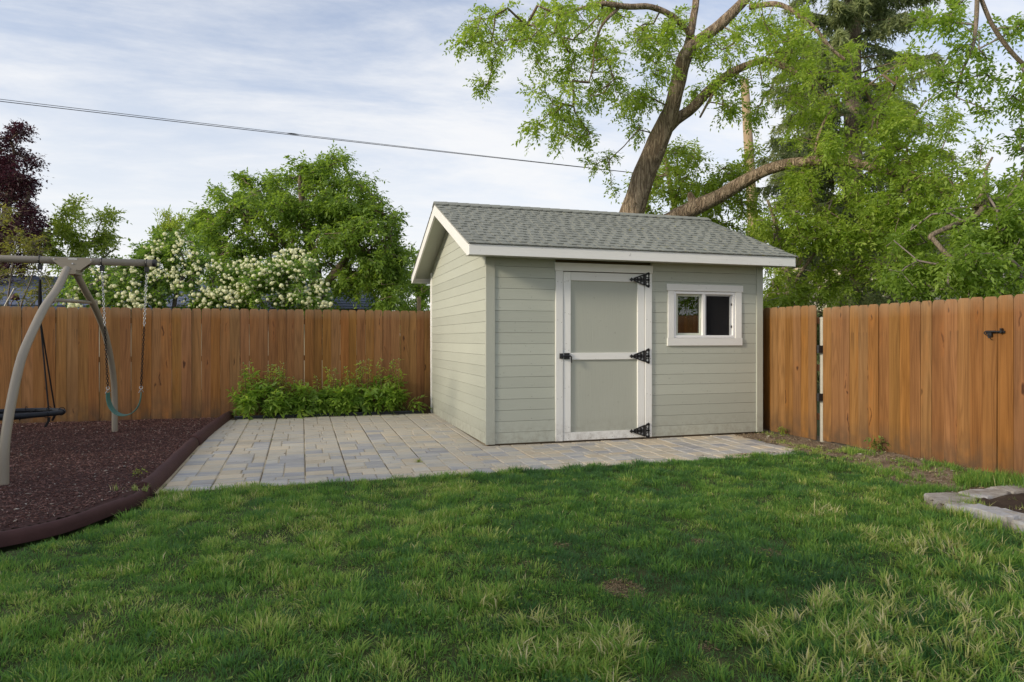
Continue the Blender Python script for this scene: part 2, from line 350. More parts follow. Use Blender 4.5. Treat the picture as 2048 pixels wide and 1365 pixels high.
def M_bark(name, a, c, s=1.0, bump=1.0, rot=(0, R(24), R(-17))):
    b = NB(name, .9, .15); g = b.n('ShaderNodeNewGeometry').outputs['Position']
    d = b.map(g, (15*s, 15*s, 2.3*s), rot=rot)
    n1 = b.noise(d, 1.0, 3, .55, .9); ridge = b.rng(b.math('ABSOLUTE', b.math('SUBTRACT', n1, .5)), .0, .09)
    n2 = b.noise(b.map(g, (34*s, 34*s, 9*s), rot=rot), 1.0, 5, .7, .6); blk = b.rng(b.math('ABSOLUTE', b.math('SUBTRACT', n2, .5)), .0, .1)
    f = b.math('MULTIPLY', ridge, b.rng(blk, 0, 1, .62, 1)); big = b.noise(g, 1.6*s, 4)
    col = b.mix(b.math('MULTIPLY', f, b.rng(big, .3, .7, .72, 1)), a, c); b.color(col)
    b.bump(b.math('ADD', f, b.math('MULTIPLY', n2, .4)), bump, .04/s); return b.m
m_bark = M_bark('furrowed_bark', (.15, .108, .07), (.58, .45, .32), .62, .8)
m_bark2 = M_bark('grey_brown_bark', (.12, .095, .07), (.36, .29, .215), 2.5, .6)
m_twig = M_plain('twig_bark', (.17, .125, .085), .8, .35, 3)
m_twig_grey = M_plain('grey_twig_bark', (.20, .165, .15), .8, .3, 3)
m_pole = M_bark('weathered_pole_wood', (.30, .22, .14), (.46, .35, .225), 2.0, .15, (0, 0, 0))
m_stem_red = M_plain('peony_stem', (.14, .09, .035), .6, .3, 8)
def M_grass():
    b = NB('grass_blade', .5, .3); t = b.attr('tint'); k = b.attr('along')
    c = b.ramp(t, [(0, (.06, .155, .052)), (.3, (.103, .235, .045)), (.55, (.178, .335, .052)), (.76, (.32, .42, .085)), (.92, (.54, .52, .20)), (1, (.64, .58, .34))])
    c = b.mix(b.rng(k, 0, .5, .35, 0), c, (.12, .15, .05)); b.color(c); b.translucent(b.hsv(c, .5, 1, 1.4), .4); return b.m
m_grass = M_grass()

# ================================================================== GROUND
vn1, vn2, vn3, vn4 = VN(1), VN(2), VN(3), VN(4)
def pz(y): return 0.013 * max(0.0, y - 7.2)
EDGE = [(-1.02,11.72),(-1.10,10.4),(-1.167,9.01),(-1.173,7.9),(-1.175,7.245),(-1.18,6.5),(-1.215,6.15),(-1.31,5.87),(-1.443,5.55),(-1.62,5.28),(-1.86,5.08),(-2.25,4.93),(-2.8,4.86),(-3.6,4.84),(-4.6,4.9)]
LAWN = [(-1.15,6.47),(1,6.46),(3,6.47),(4.6,6.46),(5.35,6.52),(5.62,6.30),(5.55,5.83),(5.3,5.1),(5.08,4.6),(4.93,4.33),(4.70,4.26),(4.66,3.6),(4.62,2.6),(4.6,0.9),(-5.2,0.9),(-5.2,4.75),(-3.6,4.70),(-2.8,4.72),(-2.25,4.79),(-1.78,4.95),(-1.5,5.2),(-1.33,5.5),(-1.2,5.85),(-1.12,6.15)]
def gz(x, y):
    h = -0.018 + 0.055*(vn1(x+20, y+20, 1.3)-.5) + 0.03*(vn2(x+20, y+20, 4.0)-.5)
    k = np.clip((np.asarray(x)-5.0)/1.1, 0, 1); h = h*(1-.4*k) + .035*k
    e = np.clip((np.asarray(y)-6.0)/.45, 0, 1); return h*(1-e) + (-.012+.03*k)*e
def sheet(name, mask, zf, mat, x0, x1, y0, y1, s, label, cat, parent=None):
    nx, ny = int((x1-x0)/s)+1, int((y1-y0)/s)+1
    gx, gy = np.meshgrid(x0+s*np.arange(nx), y0+s*np.arange(ny), indexing='ij')
    V = np.stack([gx.ravel(), gy.ravel(), np.asarray(zf(gx, gy)).ravel()], 1)
    i, j = np.meshgrid(np.arange(nx-1), np.arange(ny-1), indexing='ij'); i = i.ravel(); j = j.ravel()
    m = mask(x0+s*(i+.5), y0+s*(j+.5)); i, j = i[m], j[m]; a = i*ny+j
    o = link(name, mesh_np(name, V, [np.stack([a, a+ny, a+ny+1, a+1], 1)], mat, smooth=True), parent)
    return tag(o, label, cat, kind='structure')
b = MB(); b.add([(-300,-80,-.09),(300,-80,-.09),(300,500,-.09),(-300,500,-.09)], [(0,1,2,3)])
tag(b.build('ground', m_field), 'flat open ground carrying the yard and the neighbouring plots', 'ground', kind='structure')
isl = lambda x, y: inpoly(x, y, LAWN)
sheet('lawn', isl, gz, m_lawnbase, -5.3, 6.5, .8, 6.6, .06, 'shaggy green lawn in front of the paved strip and shed', 'lawn')
notl = lambda x, y: ~isl(x, y) & (x > 4.55) & ~((y > 6.62) & (x < 5.62)) & ~((x < 6.0) & (y > 8.0)) & ~((x > 4.95) & (x < 6.2) & (y < 4.12))
rough = lambda x, y: gz(x, y) + .03*(vn3(x+9, y+9, 9)-.5) + .012*(vn4(x, y, 23)-.5)
sheet('dirt_path', notl, rough, m_dirt, 4.5, 6.6, .8, 9.4, .05, 'bare trodden dirt between the lawn and the gate fence', 'path')
INS = [(-1.12,11.78)] + [(x-.05, y+(.07 if y < 6.3 else 0)) for x, y in EDGE[1:]] + [(-6.2,4.9),(-6.2,11.78)]
mz = lambda x, y: .055 + .04*(vn1(x+5, y+5, 1.1)-.5) + .02*(vn2(x+5, y+5, 5)-.5)
sheet('mulch_bed', lambda x, y: inpoly(x, y, INS), mz, m_mulchbase, -6.3, -.95, 4.7, 11.8, .04, 'dark brown mulch play bed under the swing set', 'play bed')
sheet('planting_bed', lambda x, y: (y > 11.3) & (y < 11.8), lambda x, y: .05+.03*(vn3(x+3, y+3, 8)-.5), m_soil, -1.05, 2.2, 11.2, 11.85, .04, 'narrow soil bed between the pavers and the back fence', 'planting bed')
# tree-side soil inside the stone bed
sheet('stone_bed_soil', lambda x, y: (x > 4.8) & (x < 6.22) & (y < 4.2), lambda x, y: .012+.05*(vn3(x+3, y+3, 7)-.5)+.02*(vn4(x, y, 19)-.5), m_bedsoil, 4.75, 6.3, 1.0, 4.25, .04, 'dark crumbly soil inside the flagstone bed edging', 'garden soil')

# ------------------------------------------------------------------ patio of pavers
pb = MB(); pb.add([(-1.2,6.44,-.009),(5.66,6.44,-.009),(5.66,7.2,-.009),(-1.2,7.2,-.009)], [(0,1,2,3)])
pb.add([(-1.2,7.2,-.009),(5.9,7.2,-.009),(5.95,8.1,pz(8.1)-.009),(-1.2,8.1,pz(8.1)-.009)], [(0,1,2,3)])
pb.add([(-1.2,8.1,pz(8.1)-.009),(2.3,8.1,pz(8.1)-.009),(2.3,11.42,pz(11.42)-.009),(-1.2,11.42,pz(11.42)-.009)], [(0,1,2,3)])
b = pb.build('patio', m_sandj); patio = tag(b, 'tan and grey concrete paver patio wrapping round the shed', 'patio', kind='structure')
jm = MB()
for k in range(17):
    x_ = -1.165+.4*k; y_ = 6.46; ye_ = 11.39 if x_ < 2.1 else 7.9
    while y_ < ye_-.05:
        L_ = random.uniform(.15, .7); e_ = min(y_+L_, ye_)
        if random.random() < (.5 if x_ < 2.1 else .3):
            for a_, b_ in (((y_, e_),) if not (y_ < 7.2 < e_) else ((y_, 7.2), (7.2, e_))): h_ = random.uniform(.0018, .0036); jm.add([(x_-h_,a_,pz(a_)-.0055),(x_+h_,a_,pz(a_)-.0055),(x_+h_,b_,pz(b_)-.0055),(x_-h_,b_,pz(b_)-.0055)], [(0,1,2,3)])
        y_ = e_
jm.add([(-1.15,6.674,-.0052),(5.6,6.674,-.0052),(5.6,6.688,-.0052),(-1.15,6.688,-.0052)], [(0,1,2,3)])
PAV = []
for k in range(17):
    x0 = -1.165 + .4*k; x1 = x0 + .4
    # soldier row
    xm = x0 + random.choice([.2, .2, .25])
    for a, c in ((x0, xm), (xm, x1)): PAV.append((a+.003, c-.003, 6.455, 6.672))
    y = 6.69
    if x0 > 2.0: yend = 7.96
    else: yend = 11.39
    if x1 > 5.66: x1 = 5.75
    while y < yend - .05:
        h = random.choice([.2, .2, .2, .135, .265 if random.random() < .3 else .2])
        y1 = min(y + h, yend)
        if random.random() < .75: jm.add([(x0+.008,y1-.0032,pz(y1)-.0057),(x1-.008,y1-.0032,pz(y1)-.0057),(x1-.008,y1+.0022,pz(y1)-.0057),(x0+.008,y1+.0022,pz(y1)-.0057)], [(0,1,2,3)])
        q = random.choice([.2, .2, .2, .135, .265, .23])
        for a, c in ((x0+.006, x0+q-.0035), (x0+q+.0035, x1-.006)):
            if c - a > .03: PAV.append((a, c, y+.003, y1-.0045))
        y = y1
for a in np.arange(7.98, 11.3, .2):   # narrow cut strip along the shed's side
    PAV.append((2.04, 2.135, a+.002, min(a+.198, 11.39)))
jm.build('joint_filling', m_soil, patio)
PAV.sort(key=lambda p: -((p[1]-p[0])*(p[3]-p[2])) / max(3.0, (p[2]**2 + .1*p[0]**2))**1.5)
rest = MB()
for i, (a, c, y0, y1) in enumerate(PAV):
    dz = random.gauss(0, .0016); tx, ty = random.gauss(0, .004), random.gauss(0, .004)
    m = MB() if i < 296 else rest
    x_, y_ = (a+c)/2, (y0+y1)/2
    base = len(m.v); m.cbox(a, c, y0, y1, -.05, 0, .008)
    for t in range(base, len(m.v)):
        p = m.v[t]; m.v[t] = (p[0], p[1], p[2] + pz(p[1]) + dz + tx*(p[0]-x_) + ty*(p[1]-y_))
    if m is not rest: m.build('paver', m_paver, patio, origin=(x_, y_, pz(y_)))
tag(rest.build('paver_field', m_paver, patio), kind='stuff')
# ------------------------------------------------------------------ brown rubber edging
def edging(pts, label, k=1.0):
    P = crom(pts, 8); m = MB(); prof = [(-.075,-.05),(-.078,.045),(-.066,.09),(-.036,.122),(0,.133),(.036,.122),(.066,.09),(.078,.045),(.075,-.05)]
    prof = [(a*k, h*k) for a, h in prof]; T = np.gradient(P, axis=0); T /= np.linalg.norm(T, axis=1)[:, None]; n = len(prof); V = []
    for p, t in zip(P, T):
        for (a, h) in prof: V.append((p[0]-t[1]*a, p[1]+t[0]*a, pz(p[1])*.6+h+.004*math.sin(p[1]*9)))
    F_ = [(i*n+k, i*n+k+1, (i+1)*n+k+1, (i+1)*n+k) for i in range(len(P)-1) for k in range(n-1)] + [tuple(range(n))[::-1], tuple((len(P)-1)*n+k for k in range(n))]
    m.add(V, F_); o = m.build('edging_timber', m_rubber, smooth=False, origin=(P[0][0], P[0][1], 0))
    me = o.data; me.polygons.foreach_set('use_smooth', np.array([len(p.vertices) == 4 for p in me.polygons])); return tag(o, label, 'edging', 'brown edging round the mulch bed')
offx = lambda pts: [(x-.085, y, 0) for x, y in pts]
edging(offx([EDGE[0], EDGE[1], EDGE[2]]), 'straight brown edging piece running back from the patio middle to the fence', .92)
edging(offx([(EDGE[2][0], EDGE[2][1]-.012), EDGE[3], EDGE[4], EDGE[5], (-1.185,6.36)]), 'straight brown edging piece beside the front half of the patio', .82)
edging([(x-.05, y+.035, -.005) for x, y in [(-1.20,6.34),(-1.225,6.12)] + EDGE[7:]], 'curved brown edging piece between the mulch and the lawn', .52)
# chips
N = 47000
x = rng.uniform(-4.6, -1.0, N*2); y = 4.8 + (11.75-4.8)*rng.random(N*2)**1.25
m = inpoly(x, y, [(a-.06, c) for a, c in INS]); x, y = x[m][:N], y[m][:N]; N = len(x)
s = rng.uniform(.007, .017, N)*(1+.5*(rng.random(N) > .93)); tint = rng.random(N)
C = np.stack([x, y, mz(x, y)+rng.uniform(0, .012, N)], 1)
def rdir(n):
    v = rng.normal(size=(n, 3)); return v/np.linalg.norm(v, axis=1)[:, None]
A, Bv = rdir(N), rdir(N); A[:, 2] *= .45; Bv[:, 2] *= .6; U = np.cross(A, Bv); U /= np.linalg.norm(U, axis=1)[:, None]+1e-6
s_ = s[:, None]; V = np.stack([C+A*s_*1.3, C-A*s_*1.3+Bv*s_*.2, C+Bv*s_*.7, C+U*s_*.45], 1).reshape(-1, 3)
q = np.arange(N)*4
tri = np.concatenate([np.stack([q+a, q+c, q+d], 1) for a, c, d in ((0,1,2),(0,3,1),(1,3,2),(2,3,0))])
tag(link('mulch_chips', mesh_np('mulch_chips', V, [tri], m_chip, {'tint': np.repeat(tint, 4)})), 'loose dark brown rubber mulch chips flecked with pale bits', 'mulch', kind='stuff')
# debris on the dirt
N = 9500; x = rng.uniform(4.6, 6.22, N*3); y = rng.uniform(2.5, 9.0, N*3); m = notl(x, y) | ((x > 4.85) & (x < 6.2) & (y < 4.1)) | ((x > 5.55) & (x < 6.0) & (y > 7.0) & (y < 7.9)); x, y = x[m][:N], y[m][:N]; N = len(x)
s_ = (rng.uniform(.005, .016, N)*(1+1.3*(rng.random(N) > .96)))[:, None]; C = np.stack([x, y, rough(x, y)+.01+.005*((x > 4.85) & (y < 4.1))], 1); A, Bv = rdir(N), rdir(N); A[:, 2] *= .3; Bv[:, 2] *= .5; U = np.cross(A, Bv)
V = np.stack([C+A*s_*1.2, C-A*s_*1.2, C+Bv*s_*.8, C+U*s_*.6], 1).reshape(-1, 3); q = np.arange(N)*4
tri = np.concatenate([np.stack([q+a, q+c, q+d], 1) for a, c, d in ((0,1,2),(0,3,1),(1,3,2),(2,3,0))])
bb = NB('litter', .8); bb.color(bb.ramp(bb.attr('tint'), [(0, (.07,.045,.025)), (.5, (.20,.14,.08)), (.85, (.36,.29,.17)), (1, (.5,.46,.4))]))
tag(link('litter', mesh_np('litter', V, [tri], bb.m, {'tint': np.repeat(rng.random(N), 4)})), 'small stones and dry leaf litter on the bare dirt', 'litter', kind='stuff')

# ================================================================== FENCES
def picket_mesh(i, wd=.14, ht=1.0, th=.016):
    c = .022; hw = wd/2-.0007; rn = random.Random(i); q = lambda: rn.uniform(-.003, .003)
    poly = [(-hw,0),(hw,0),(hw,ht-c*1.25+q()),(hw-c*.32,ht-c*.45),(hw-c*1.1,ht+q()*.5),(-hw+c*1.1,ht+q()*.5),(-hw+c*.32,ht-c*.45),(-hw,ht-c*1.25+q())]
    m = MB(); m.prism(poly, 'y', -th/2, th/2); me = bpy.data.meshes.new('picket'); me.from_pydata(m.v, [], m.f); me.materials.append(m_wood); me.update(); return me
PK = [picket_mesh(i) for i in range(6)]
def pickets(root, p0, p1, zb, zt, pitch=.1435, jit=.0026):
    """row of dog-eared pickets from p0 to p1 (x,y), base / top heights at both ends"""
    d = np.array(p1)-np.array(p0); L = np.linalg.norm(d); n = max(1, round(L/pitch)); w = L/n; ang = math.atan2(d[1], d[0])
    ws = np.array([random.uniform(.93, 1.07) for _ in range(n)]); ws *= L/ws.sum(); t = 0
    for i in range(n):
        f = (t+ws[i]/2)/L; t += ws[i]; p = np.array(p0)+d*f; z0 = zb[0]+(zb[1]-zb[0])*f+random.uniform(-.006, .006); z1 = zt[0]+(zt[1]-zt[0])*f+random.gauss(0, jit)
        o = link('picket', random.choice(PK), root, (p[0]-math.sin(ang)*random.uniform(-.003, .003), p[1]+math.cos(ang)*random.uniform(-.003, .003), z0))
        o.rotation_euler = (random.gauss(0, .0015), random.gauss(0, .0022), ang + (math.pi if random.random() < .5 else 0)); o.scale = (ws[i]/.14-random.choice([0,.0,.0,.008]), 1, z1-z0)
def rails(root, x0, x1, y0, y1, zs, name='rail'):
    for z in zs: MB().cbox(x0, x1, y0, y1, z, z+.085, .003).build(name, m_wood_dark, root)
bf = thing('wooden_fence', 'long stained cedar picket fence across the back behind the swing set', 'fence', (-1, 11.81, 0))
pickets(bf, (-6.1, 11.81), (2.62, 11.81), (.03, .045), (1.785, 1.80))
rails(bf, -6.1, 2.62, 11.822, 11.86, (.28, .95, 1.55))
for px in np.arange(-5.9, 2.6, 2.4): MB().cbox(px-.045, px+.045, 11.862, 11.952, -.05, 1.7, .004).build('post', m_wood_dark, bf)
rf = thing('wooden_fence', 'short dark stained picket fence between the shed and the metal gate post', 'fence', (6.2, 8, 0))
pickets(rf, (6.215, 9.5), (6.232, 7.085), (.05, .03), (1.755, 1.735))
rails(rf, 6.245, 6.285, 7.09, 9.5, (.28, .9, 1.5))
gate = thing('gate', 'wide cedar picket gate with black latch in the right fence', 'gate', (6.25, 5.9, 0))
pickets(gate, (6.262, 7.0), (6.27, 4.775), (.035, .035), (1.70, 1.712), .1395)
for z in (.3, 1.42): MB().cbox(6.275, 6.312, 4.78, 6.99, z, z+.085, .003).build('rail', m_wood_dark, gate)
for z in (.53, 1.135):
    m = MB(); m.box(6.20, 6.262, 7.006, 7.05, z, z+.09); m.tube([(6.21,7.028,z-.005),(6.21,7.028,z+.095)], .016, 8); m.build('hinge', m_blackm, gate)
# gate latch: a small bolt latch reaching over the gap onto the next board
lz = 1.372; m = MB(); m.cbox(6.240, 6.256, 4.778, 4.868, lz-.008, lz+.016, .003, '-x'); m.cbox(6.226, 6.240, 4.80, 4.84, lz-.040, lz+.008, .002, '-x')
m.tube([(6.226,4.69,lz+.005),(6.226,4.86,lz+.005)], .0065, 8); m.tube([(6.226,4.83,lz-.03),(6.212,4.815,lz-.05),(6.212,4.795,lz-.055)], .006, 6); m.torus((6.226, 4.855, lz-.006), .013, .005, (1,0,0))
m.build('latch', m_blackm, gate)
ef = thing('wooden_fence', 'stained picket fence run beyond the gate latch at the right', 'fence', (6.27, 3.6, 0))
pickets(ef, (6.268, 4.762), (6.28, 2.9), (.02, .02), (1.715, 1.725), .15)
rails(ef, 6.283, 6.32, 2.9, 4.77, (.28, .9, 1.45))
m = MB(); m.cbox(6.236, 6.252, 4.685, 4.752, lz-.008, lz+.014, .003, '-x'); m.box(6.222, 6.25, 4.70, 4.716, lz-.010, lz+.036); m.build('latch_keeper', m_blackm, ef)
m = MB(); m.tube([(6.285,7.045,-.05),(6.285,7.045,1.56)], .030, 14); m.tube([(6.285,7.045,1.56),(6.285,7.045,1.575),(6.285,7.045,1.585)], [.034,.033,.02], 14)
tag(m.build('gate_post', m_galv_post, smooth=False, origin=(6.285, 7.045, 0)), 'slim galvanized metal post in the gap beside the gate', 'post')

# ================================================================== SHED
XL, XR, YF, YB, Z0 = 2.14, 6.06, 7.95, 11.6, .03
EX0, EX1, YE, YR, YE2, ZE, ZR = 1.87, 6.36, 7.65, 9.775, 11.90, 2.425, 3.275
SL = (ZR-ZE)/(YR-YE)
def zroof(y): return ZR - SL*abs(y-YR)
shed = thing('garden_shed', 'sage green garden shed with white trim and grey shingled gable roof', 'shed', (4.1, 9.8, 0))
DX0, DX1, DT, DB = 3.124, 4.262, 2.154, .03              # door leaf
WX0, WX1, WZ0, WZ1 = 4.693, 5.633, 1.322, 1.94           # window frame opening
# walls (inner sheathing), door and window openings left open
T = .07
m = MB()
for a, c, z0, z1 in ((XL+.02, DX0, Z0, 2.3), (DX0, DX1, DT, 2.3), (DX1, WX0, Z0, 2.3), (WX1, XR-.02, Z0, 2.3), (WX0, WX1, Z0, WZ0), (WX0, WX1, WZ1, 2.3)): m.box(a, c, YF+.02, YF+.02+T, z0, z1)
m.prism([(YF+.09, Z0), (YB-.02, Z0), (YB-.02, zroof(YB)-.1), (YR, ZR-.1), (YF+.09, zroof(YF+.09)-.1)], 'x', XL+.02, XL+.09)
m.prism([(YF+.09, Z0), (YB-.02, Z0), (YB-.02, zroof(YB)-.1), (YR, ZR-.1), (YF+.09, zroof(YF+.09)-.1)], 'x', XR-.09, XR-.02)
m.box(XL+.09, XR-.09, YB-.09, YB-.02, Z0, 2.3); m.box(XL+.03, XR-.03, YF+.03, YB-.03, -.05, Z0-.002)
m.build('wall', M_plain('shed_sheathing', (.16, .12, .075), .8, .2, 4), shed)
# lap siding boards
P_ = .1352
def board_front(x0, x1, z0, z1, mat=m_side_x):
    m = MB(); g = .0015
    yb, yt = YF-.0085+random.uniform(-.0006, .0006), YF-.0065
    zt = z1; z0 = z0+.0032
    m.add([(x0,yb,z0),(x1,yb,z0),(x1,YF+.018,z0),(x0,YF+.018,z0),(x0,yt,zt),(x1,yt,zt),(x1,YF+.018,zt),(x0,YF+.018,zt)], [(0,3,2,1),(4,5,6,7),(0,1,5,4),(1,2,6,5),(2,3,7,6),(3,0,4,7)])
    m.build('siding_board', mat, shed, origin=((x0+x1)/2, YF, z0))
ct = .10
for i in range(17):
    z0 = Z0+P_*i; z1 = min(z0+P_, 2.30)
    if z1 - z0 < .03: continue
    board_front(XL+ct, 3.026, z0, z1) if z1 < 2.265+.07 else board_front(XL+ct, XR-.085, z0, z1)
    if z1 >= 2.265+.07: continue
    if z1 < 1.23 or z0 > 2.02: board_front(4.358, XR-.085, z0, z1)
    else:
        board_front(4.358, 4.60, z0, z1); board_front(5.735, XR-.085, z0, z1)
        if z0 < 1.23: board_front(4.601, 5.734, z0, 1.235)
        if z1 > 2.02: board_front(4.601, 5.734, 2.015, z1)
# left side boards, clipped by the gable
y0s, y1s = YF+.001, YB-.09
i = 0
while True:
    z0 = Z0+P_*i; z1 = z0+P_; i += 1
    ztop = ZR-.09
    if z0 > ztop-.02: break
    def lim(z):
        if z < zroof(y0s)-.09: return y0s, y1s
        h = (ZR-.09-z)/SL; return max(y0s, YR-max(h, 0.0)), min(y1s, YR+max(h, 0.0))
    a0, a1 = lim(z0); b0, b1 = lim(min(z1+.006, ztop))
    xb, xt = XL-.0085, XL-.0065; zt = min(z1, ztop); z0 = z0+.0032; m = MB()
    m.add([(xb,a0,z0),(xb,a1,z0),(XL+.018,a1,z0),(XL+.018,a0,z0),(xt,b0,zt),(xt,b1,zt),(XL+.018,b1,zt),(XL+.018,b0,zt)], [(0,1,2,3),(4,7,6,5),(0,4,5,1),(1,5,6,2),(2,6,7,3),(3,7,4,0)])
    m.build('siding_board', m_side_y, shed, origin=(XL, YR, z0))
# plain boards of the two sides the photograph does not show
m = MB()
for i in range(16): m.add([(XR+.0125,YF,Z0+P_*i),(XR+.0125,YB,Z0+P_*i),(XR+.002,YB,Z0+P_*i+P_),(XR+.002,YF,Z0+P_*i+P_)], [(0,1,2,3)]); m.add([(XL,YB+.0125,Z0+P_*i),(XL,YB+.002,Z0+P_*i+P_),(XR,YB+.002,Z0+P_*i+P_),(XR,YB+.0125,Z0+P_*i)], [(0,1,2,3)])
m.prism([(YF, 2.19), (YB, 2.19), (YB, zroof(YB)-.1), (YR, ZR-.1), (YF, zroof(YF)-.1)], 'x', XR, XR+.004)
tag(m.build('rear_siding', m_side_x, shed), kind='stuff')
# corner boards
MB().cbox(XL-.016, XL+ct, YF-.022, YF+.0, Z0-.002, 2.298, .003, '-y').build('corner_trim', m_side_z, shed)
MB().cbox(XR-.085, XR+.016, YF-.022, YF+.0, Z0-.002, 2.298, .003, '-y').build('corner_trim', m_side_z, shed)
MB().cbox(XL-.020, XL, YB-.09, YB+.015, Z0+.0, zroof(YB)-.11, .003, '-x').build('corner_trim', m_tr_z, shed)
# ---- door
door = thing('door', None, None); door.parent = shed; door.location = np.array([3.7, YF, .03]) - wloc(shed); 
MB().box(DX0+.002, DX1-.002, YF+.002, YF+.03, DB, DT-.004).build('panel', m_side_z, door)
yfd = YF-.018
MB().cbox(DX0+.004, DX0+.103, yfd, YF+.002, .135, DT-.006, .002, '-y').build('stile', m_tr_z, door)
MB().cbox(DX1-.103, DX1-.004, yfd, YF+.002, .135, DT-.113, .002, '-y').build('stile', m_tr_z, door)
MB().cbox(DX0+.105, DX1-.004, yfd, YF+.002, DT-.111, DT-.006, .002, '-y').build('rail', m_tr_x, door)
MB().cbox(DX0+.105, DX1-.105, yfd, YF+.002, 1.045, 1.132, .002, '-y').build('rail', m_tr_x, door)
MB().cbox(DX0+.004, DX1-.004, yfd, YF+.002, DB+.002, .133, .002, '-y').build('rail', m_tr_x, door)
MB().cbox(3.024, DX0-.003, YF-.026, YF+.02, Z0, DT+.004, .003, '-y').build('door_casing', m_tr_z, shed)
MB().cbox(DX1+.003, 4.362, YF-.026, YF+.02, Z0, DT+.004, .003, '-y').build('door_casing', m_tr_z, shed)
MB().cbox(3.012, 4.374, YF-.032, YF+.02, DT+.006, 2.262, .003, '-y').build('door_header', m_tr_x, shed)
def hinge(zc):
    m = MB(); y0, y1 = YF-.036, YF-.025; xk = DX1+.001
    def bar(p, q, w=.009):
        p, q = np.array(p), np.array(q); d = (q-p)/np.linalg.norm(q-p); n = np.array([-d[1], d[0]])*w
        m.prism([tuple(p-n), tuple(q-n), tuple(q+n), tuple(p+n)], 'y', y0, y1)
    m.tube([(xk, YF-.034, zc-.075), (xk, YF-.034, zc+.075)], .0105, 10)
    # jamb plate: scalloped vertical openwork strip
    bar((xk+.052, zc-.095), (xk+.052, zc+.095), .007); bar((xk+.012, zc-.075), (xk+.052, zc-.095), .008); bar((xk+.012, zc+.075), (xk+.052, zc+.095), .008); bar((xk+.01, zc), (xk+.055, zc), .014)
    for s in (-1, 1): m.torus((xk+.032, (y0+y1)/2, zc+s*.05), .022, .006, (0, 1, 0), 14, 5)
    for s in (-1, 0, 1): m.prism([(xk+.05+.014*math.cos(t), zc+s*.075+.014*math.sin(t)) for t in np.linspace(0, 2*math.pi, 8, endpoint=False)], 'y', y0, y1)
    # strap: tapering openwork triangle ending in an arrow tip
    bar((xk-.008, zc+.068), (xk-.165, zc+.014), .008); bar((xk-.008, zc-.068), (xk-.165, zc-.014), .008); bar((xk-.018, zc-.068), (xk-.018, zc+.068), .011)
    for f in (.062, .112): bar((xk-f, zc-.05+f*.22), (xk-f, zc+.05-f*.22), .011)
    bar((xk-.02, zc), (xk-.18, zc), .0065)
    for f, r in ((.04, .017), (.088, .014), (.138, .010)): m.torus((xk-f, (y0+y1)/2, zc), r, .005, (0, 1, 0), 12, 5)
    m.prism([(xk-.225, zc), (xk-.195, zc+.026), (xk-.182, zc+.008), (xk-.155, zc+.012), (xk-.155, zc-.012), (xk-.182, zc-.008), (xk-.195, zc-.026)], 'y', y0, y1)
    return m.build('hinge', m_blackm, door)
for zc in (2.075, 1.085, .118): hinge(zc)
m = MB(); m.cbox(3.072, 3.118, YF-.044, YF-.026, 1.062, 1.128, .003, '-y'); m.cbox(3.136, 3.205, YF-.04, YF-.018, 1.055, 1.132, .003, '-y')
m.tube([(3.09, YF-.05, 1.095), (3.215, YF-.05, 1.095), (3.222, YF-.052, 1.085), (3.222, YF-.055, 1.01)], .009, 8); m.box(3.085, 3.105, YF-.056, YF-.044, 1.07, 1.12)
m.build('latch', m_blackm, door)
# ---- window
win = thing('window', None, None); win.parent = shed; win.location = np.array([5.16, YF, 1.3]) - wloc(shed)
MB().cbox(4.582, 5.752, YF-.030, YF+.02, WZ1+.004, 2.032, .003, '-y').build('window_header', m_tr_x, win)
MB().cbox(4.592, 5.740, YF-.030, YF+.02, 1.218, WZ0-.004, .003, '-y').build('window_apron', m_tr_x, win)
MB().cbox(4.602, WX0-.002, YF-.024, YF+.02, WZ0-.003, WZ1+.003, .003, '-y').build('window_casing', m_tr_z, win)
MB().cbox(WX1+.002, 5.732, YF-.024, YF+.02, WZ0-.003, WZ1+.003, .003, '-y').build('window_casing', m_tr_z, win)
fr = .034; XM = 5.150
m = MB(); 
m.cbox(WX0, WX0+fr, YF-.014, YF+.085, WZ0, WZ1, .003, '-y'); m.cbox(WX1-fr, WX1, YF-.014, YF+.085, WZ0, WZ1, .003, '-y')
m.cbox(WX0+fr, WX1-fr, YF-.014, YF+.085, WZ0, WZ0+fr, .003, '-y'); m.cbox(WX0+fr, WX1-fr, YF-.014, YF+.085, WZ1-fr, WZ1, .003, '-y')
m.cbox(XM-.020, XM+.020, YF-.012, YF+.03, WZ0+fr, WZ1-fr, .003, '-y'); m.build('window_frame', m_vinyl, win)
m = MB(); sx0, sx1, sz0, sz1 = WX0+fr+.018, XM-.012, WZ0+fr+.001, WZ1-fr-.001; q = .036
m.cbox(sx0, sx0+q, YF+.035, YF+.062, sz0, sz1, .002, '-y'); m.cbox(sx1-q*.8, sx1, YF+.035, YF+.062, sz0, sz1, .002, '-y'); m.cbox(sx0+q, sx1-q*.8, YF+.035, YF+.062, sz0, sz0+q*.8, .002, '-y'); m.cbox(sx0+q, sx1-q*.8, YF+.035, YF+.062, sz1-q*.8, sz1, .002, '-y')
for xx in (sx0+.004, sx1-.02): m.cbox(xx, xx+.016, YF+.026, YF+.036, 1.58, 1.66, .004, '-y')
m.build('sash', M_plain('sash_vinyl', (.55, .58, .49), .4, .04), win)
g = NB('window_glass', .0, .5); t = g.t; gl = t.nodes.new('ShaderNodeBsdfGlossy'); gl.inputs['Roughness'].default_value = .01; gl.inputs['Color'].default_value = (.95, .97, .95, 1)
tr = t.nodes.new('ShaderNodeBsdfTransparent'); tr.inputs[0].default_value = (.72, .76, .72, 1); fz = t.nodes.new('ShaderNodeFresnel'); fz.inputs[0].default_value = 2.1
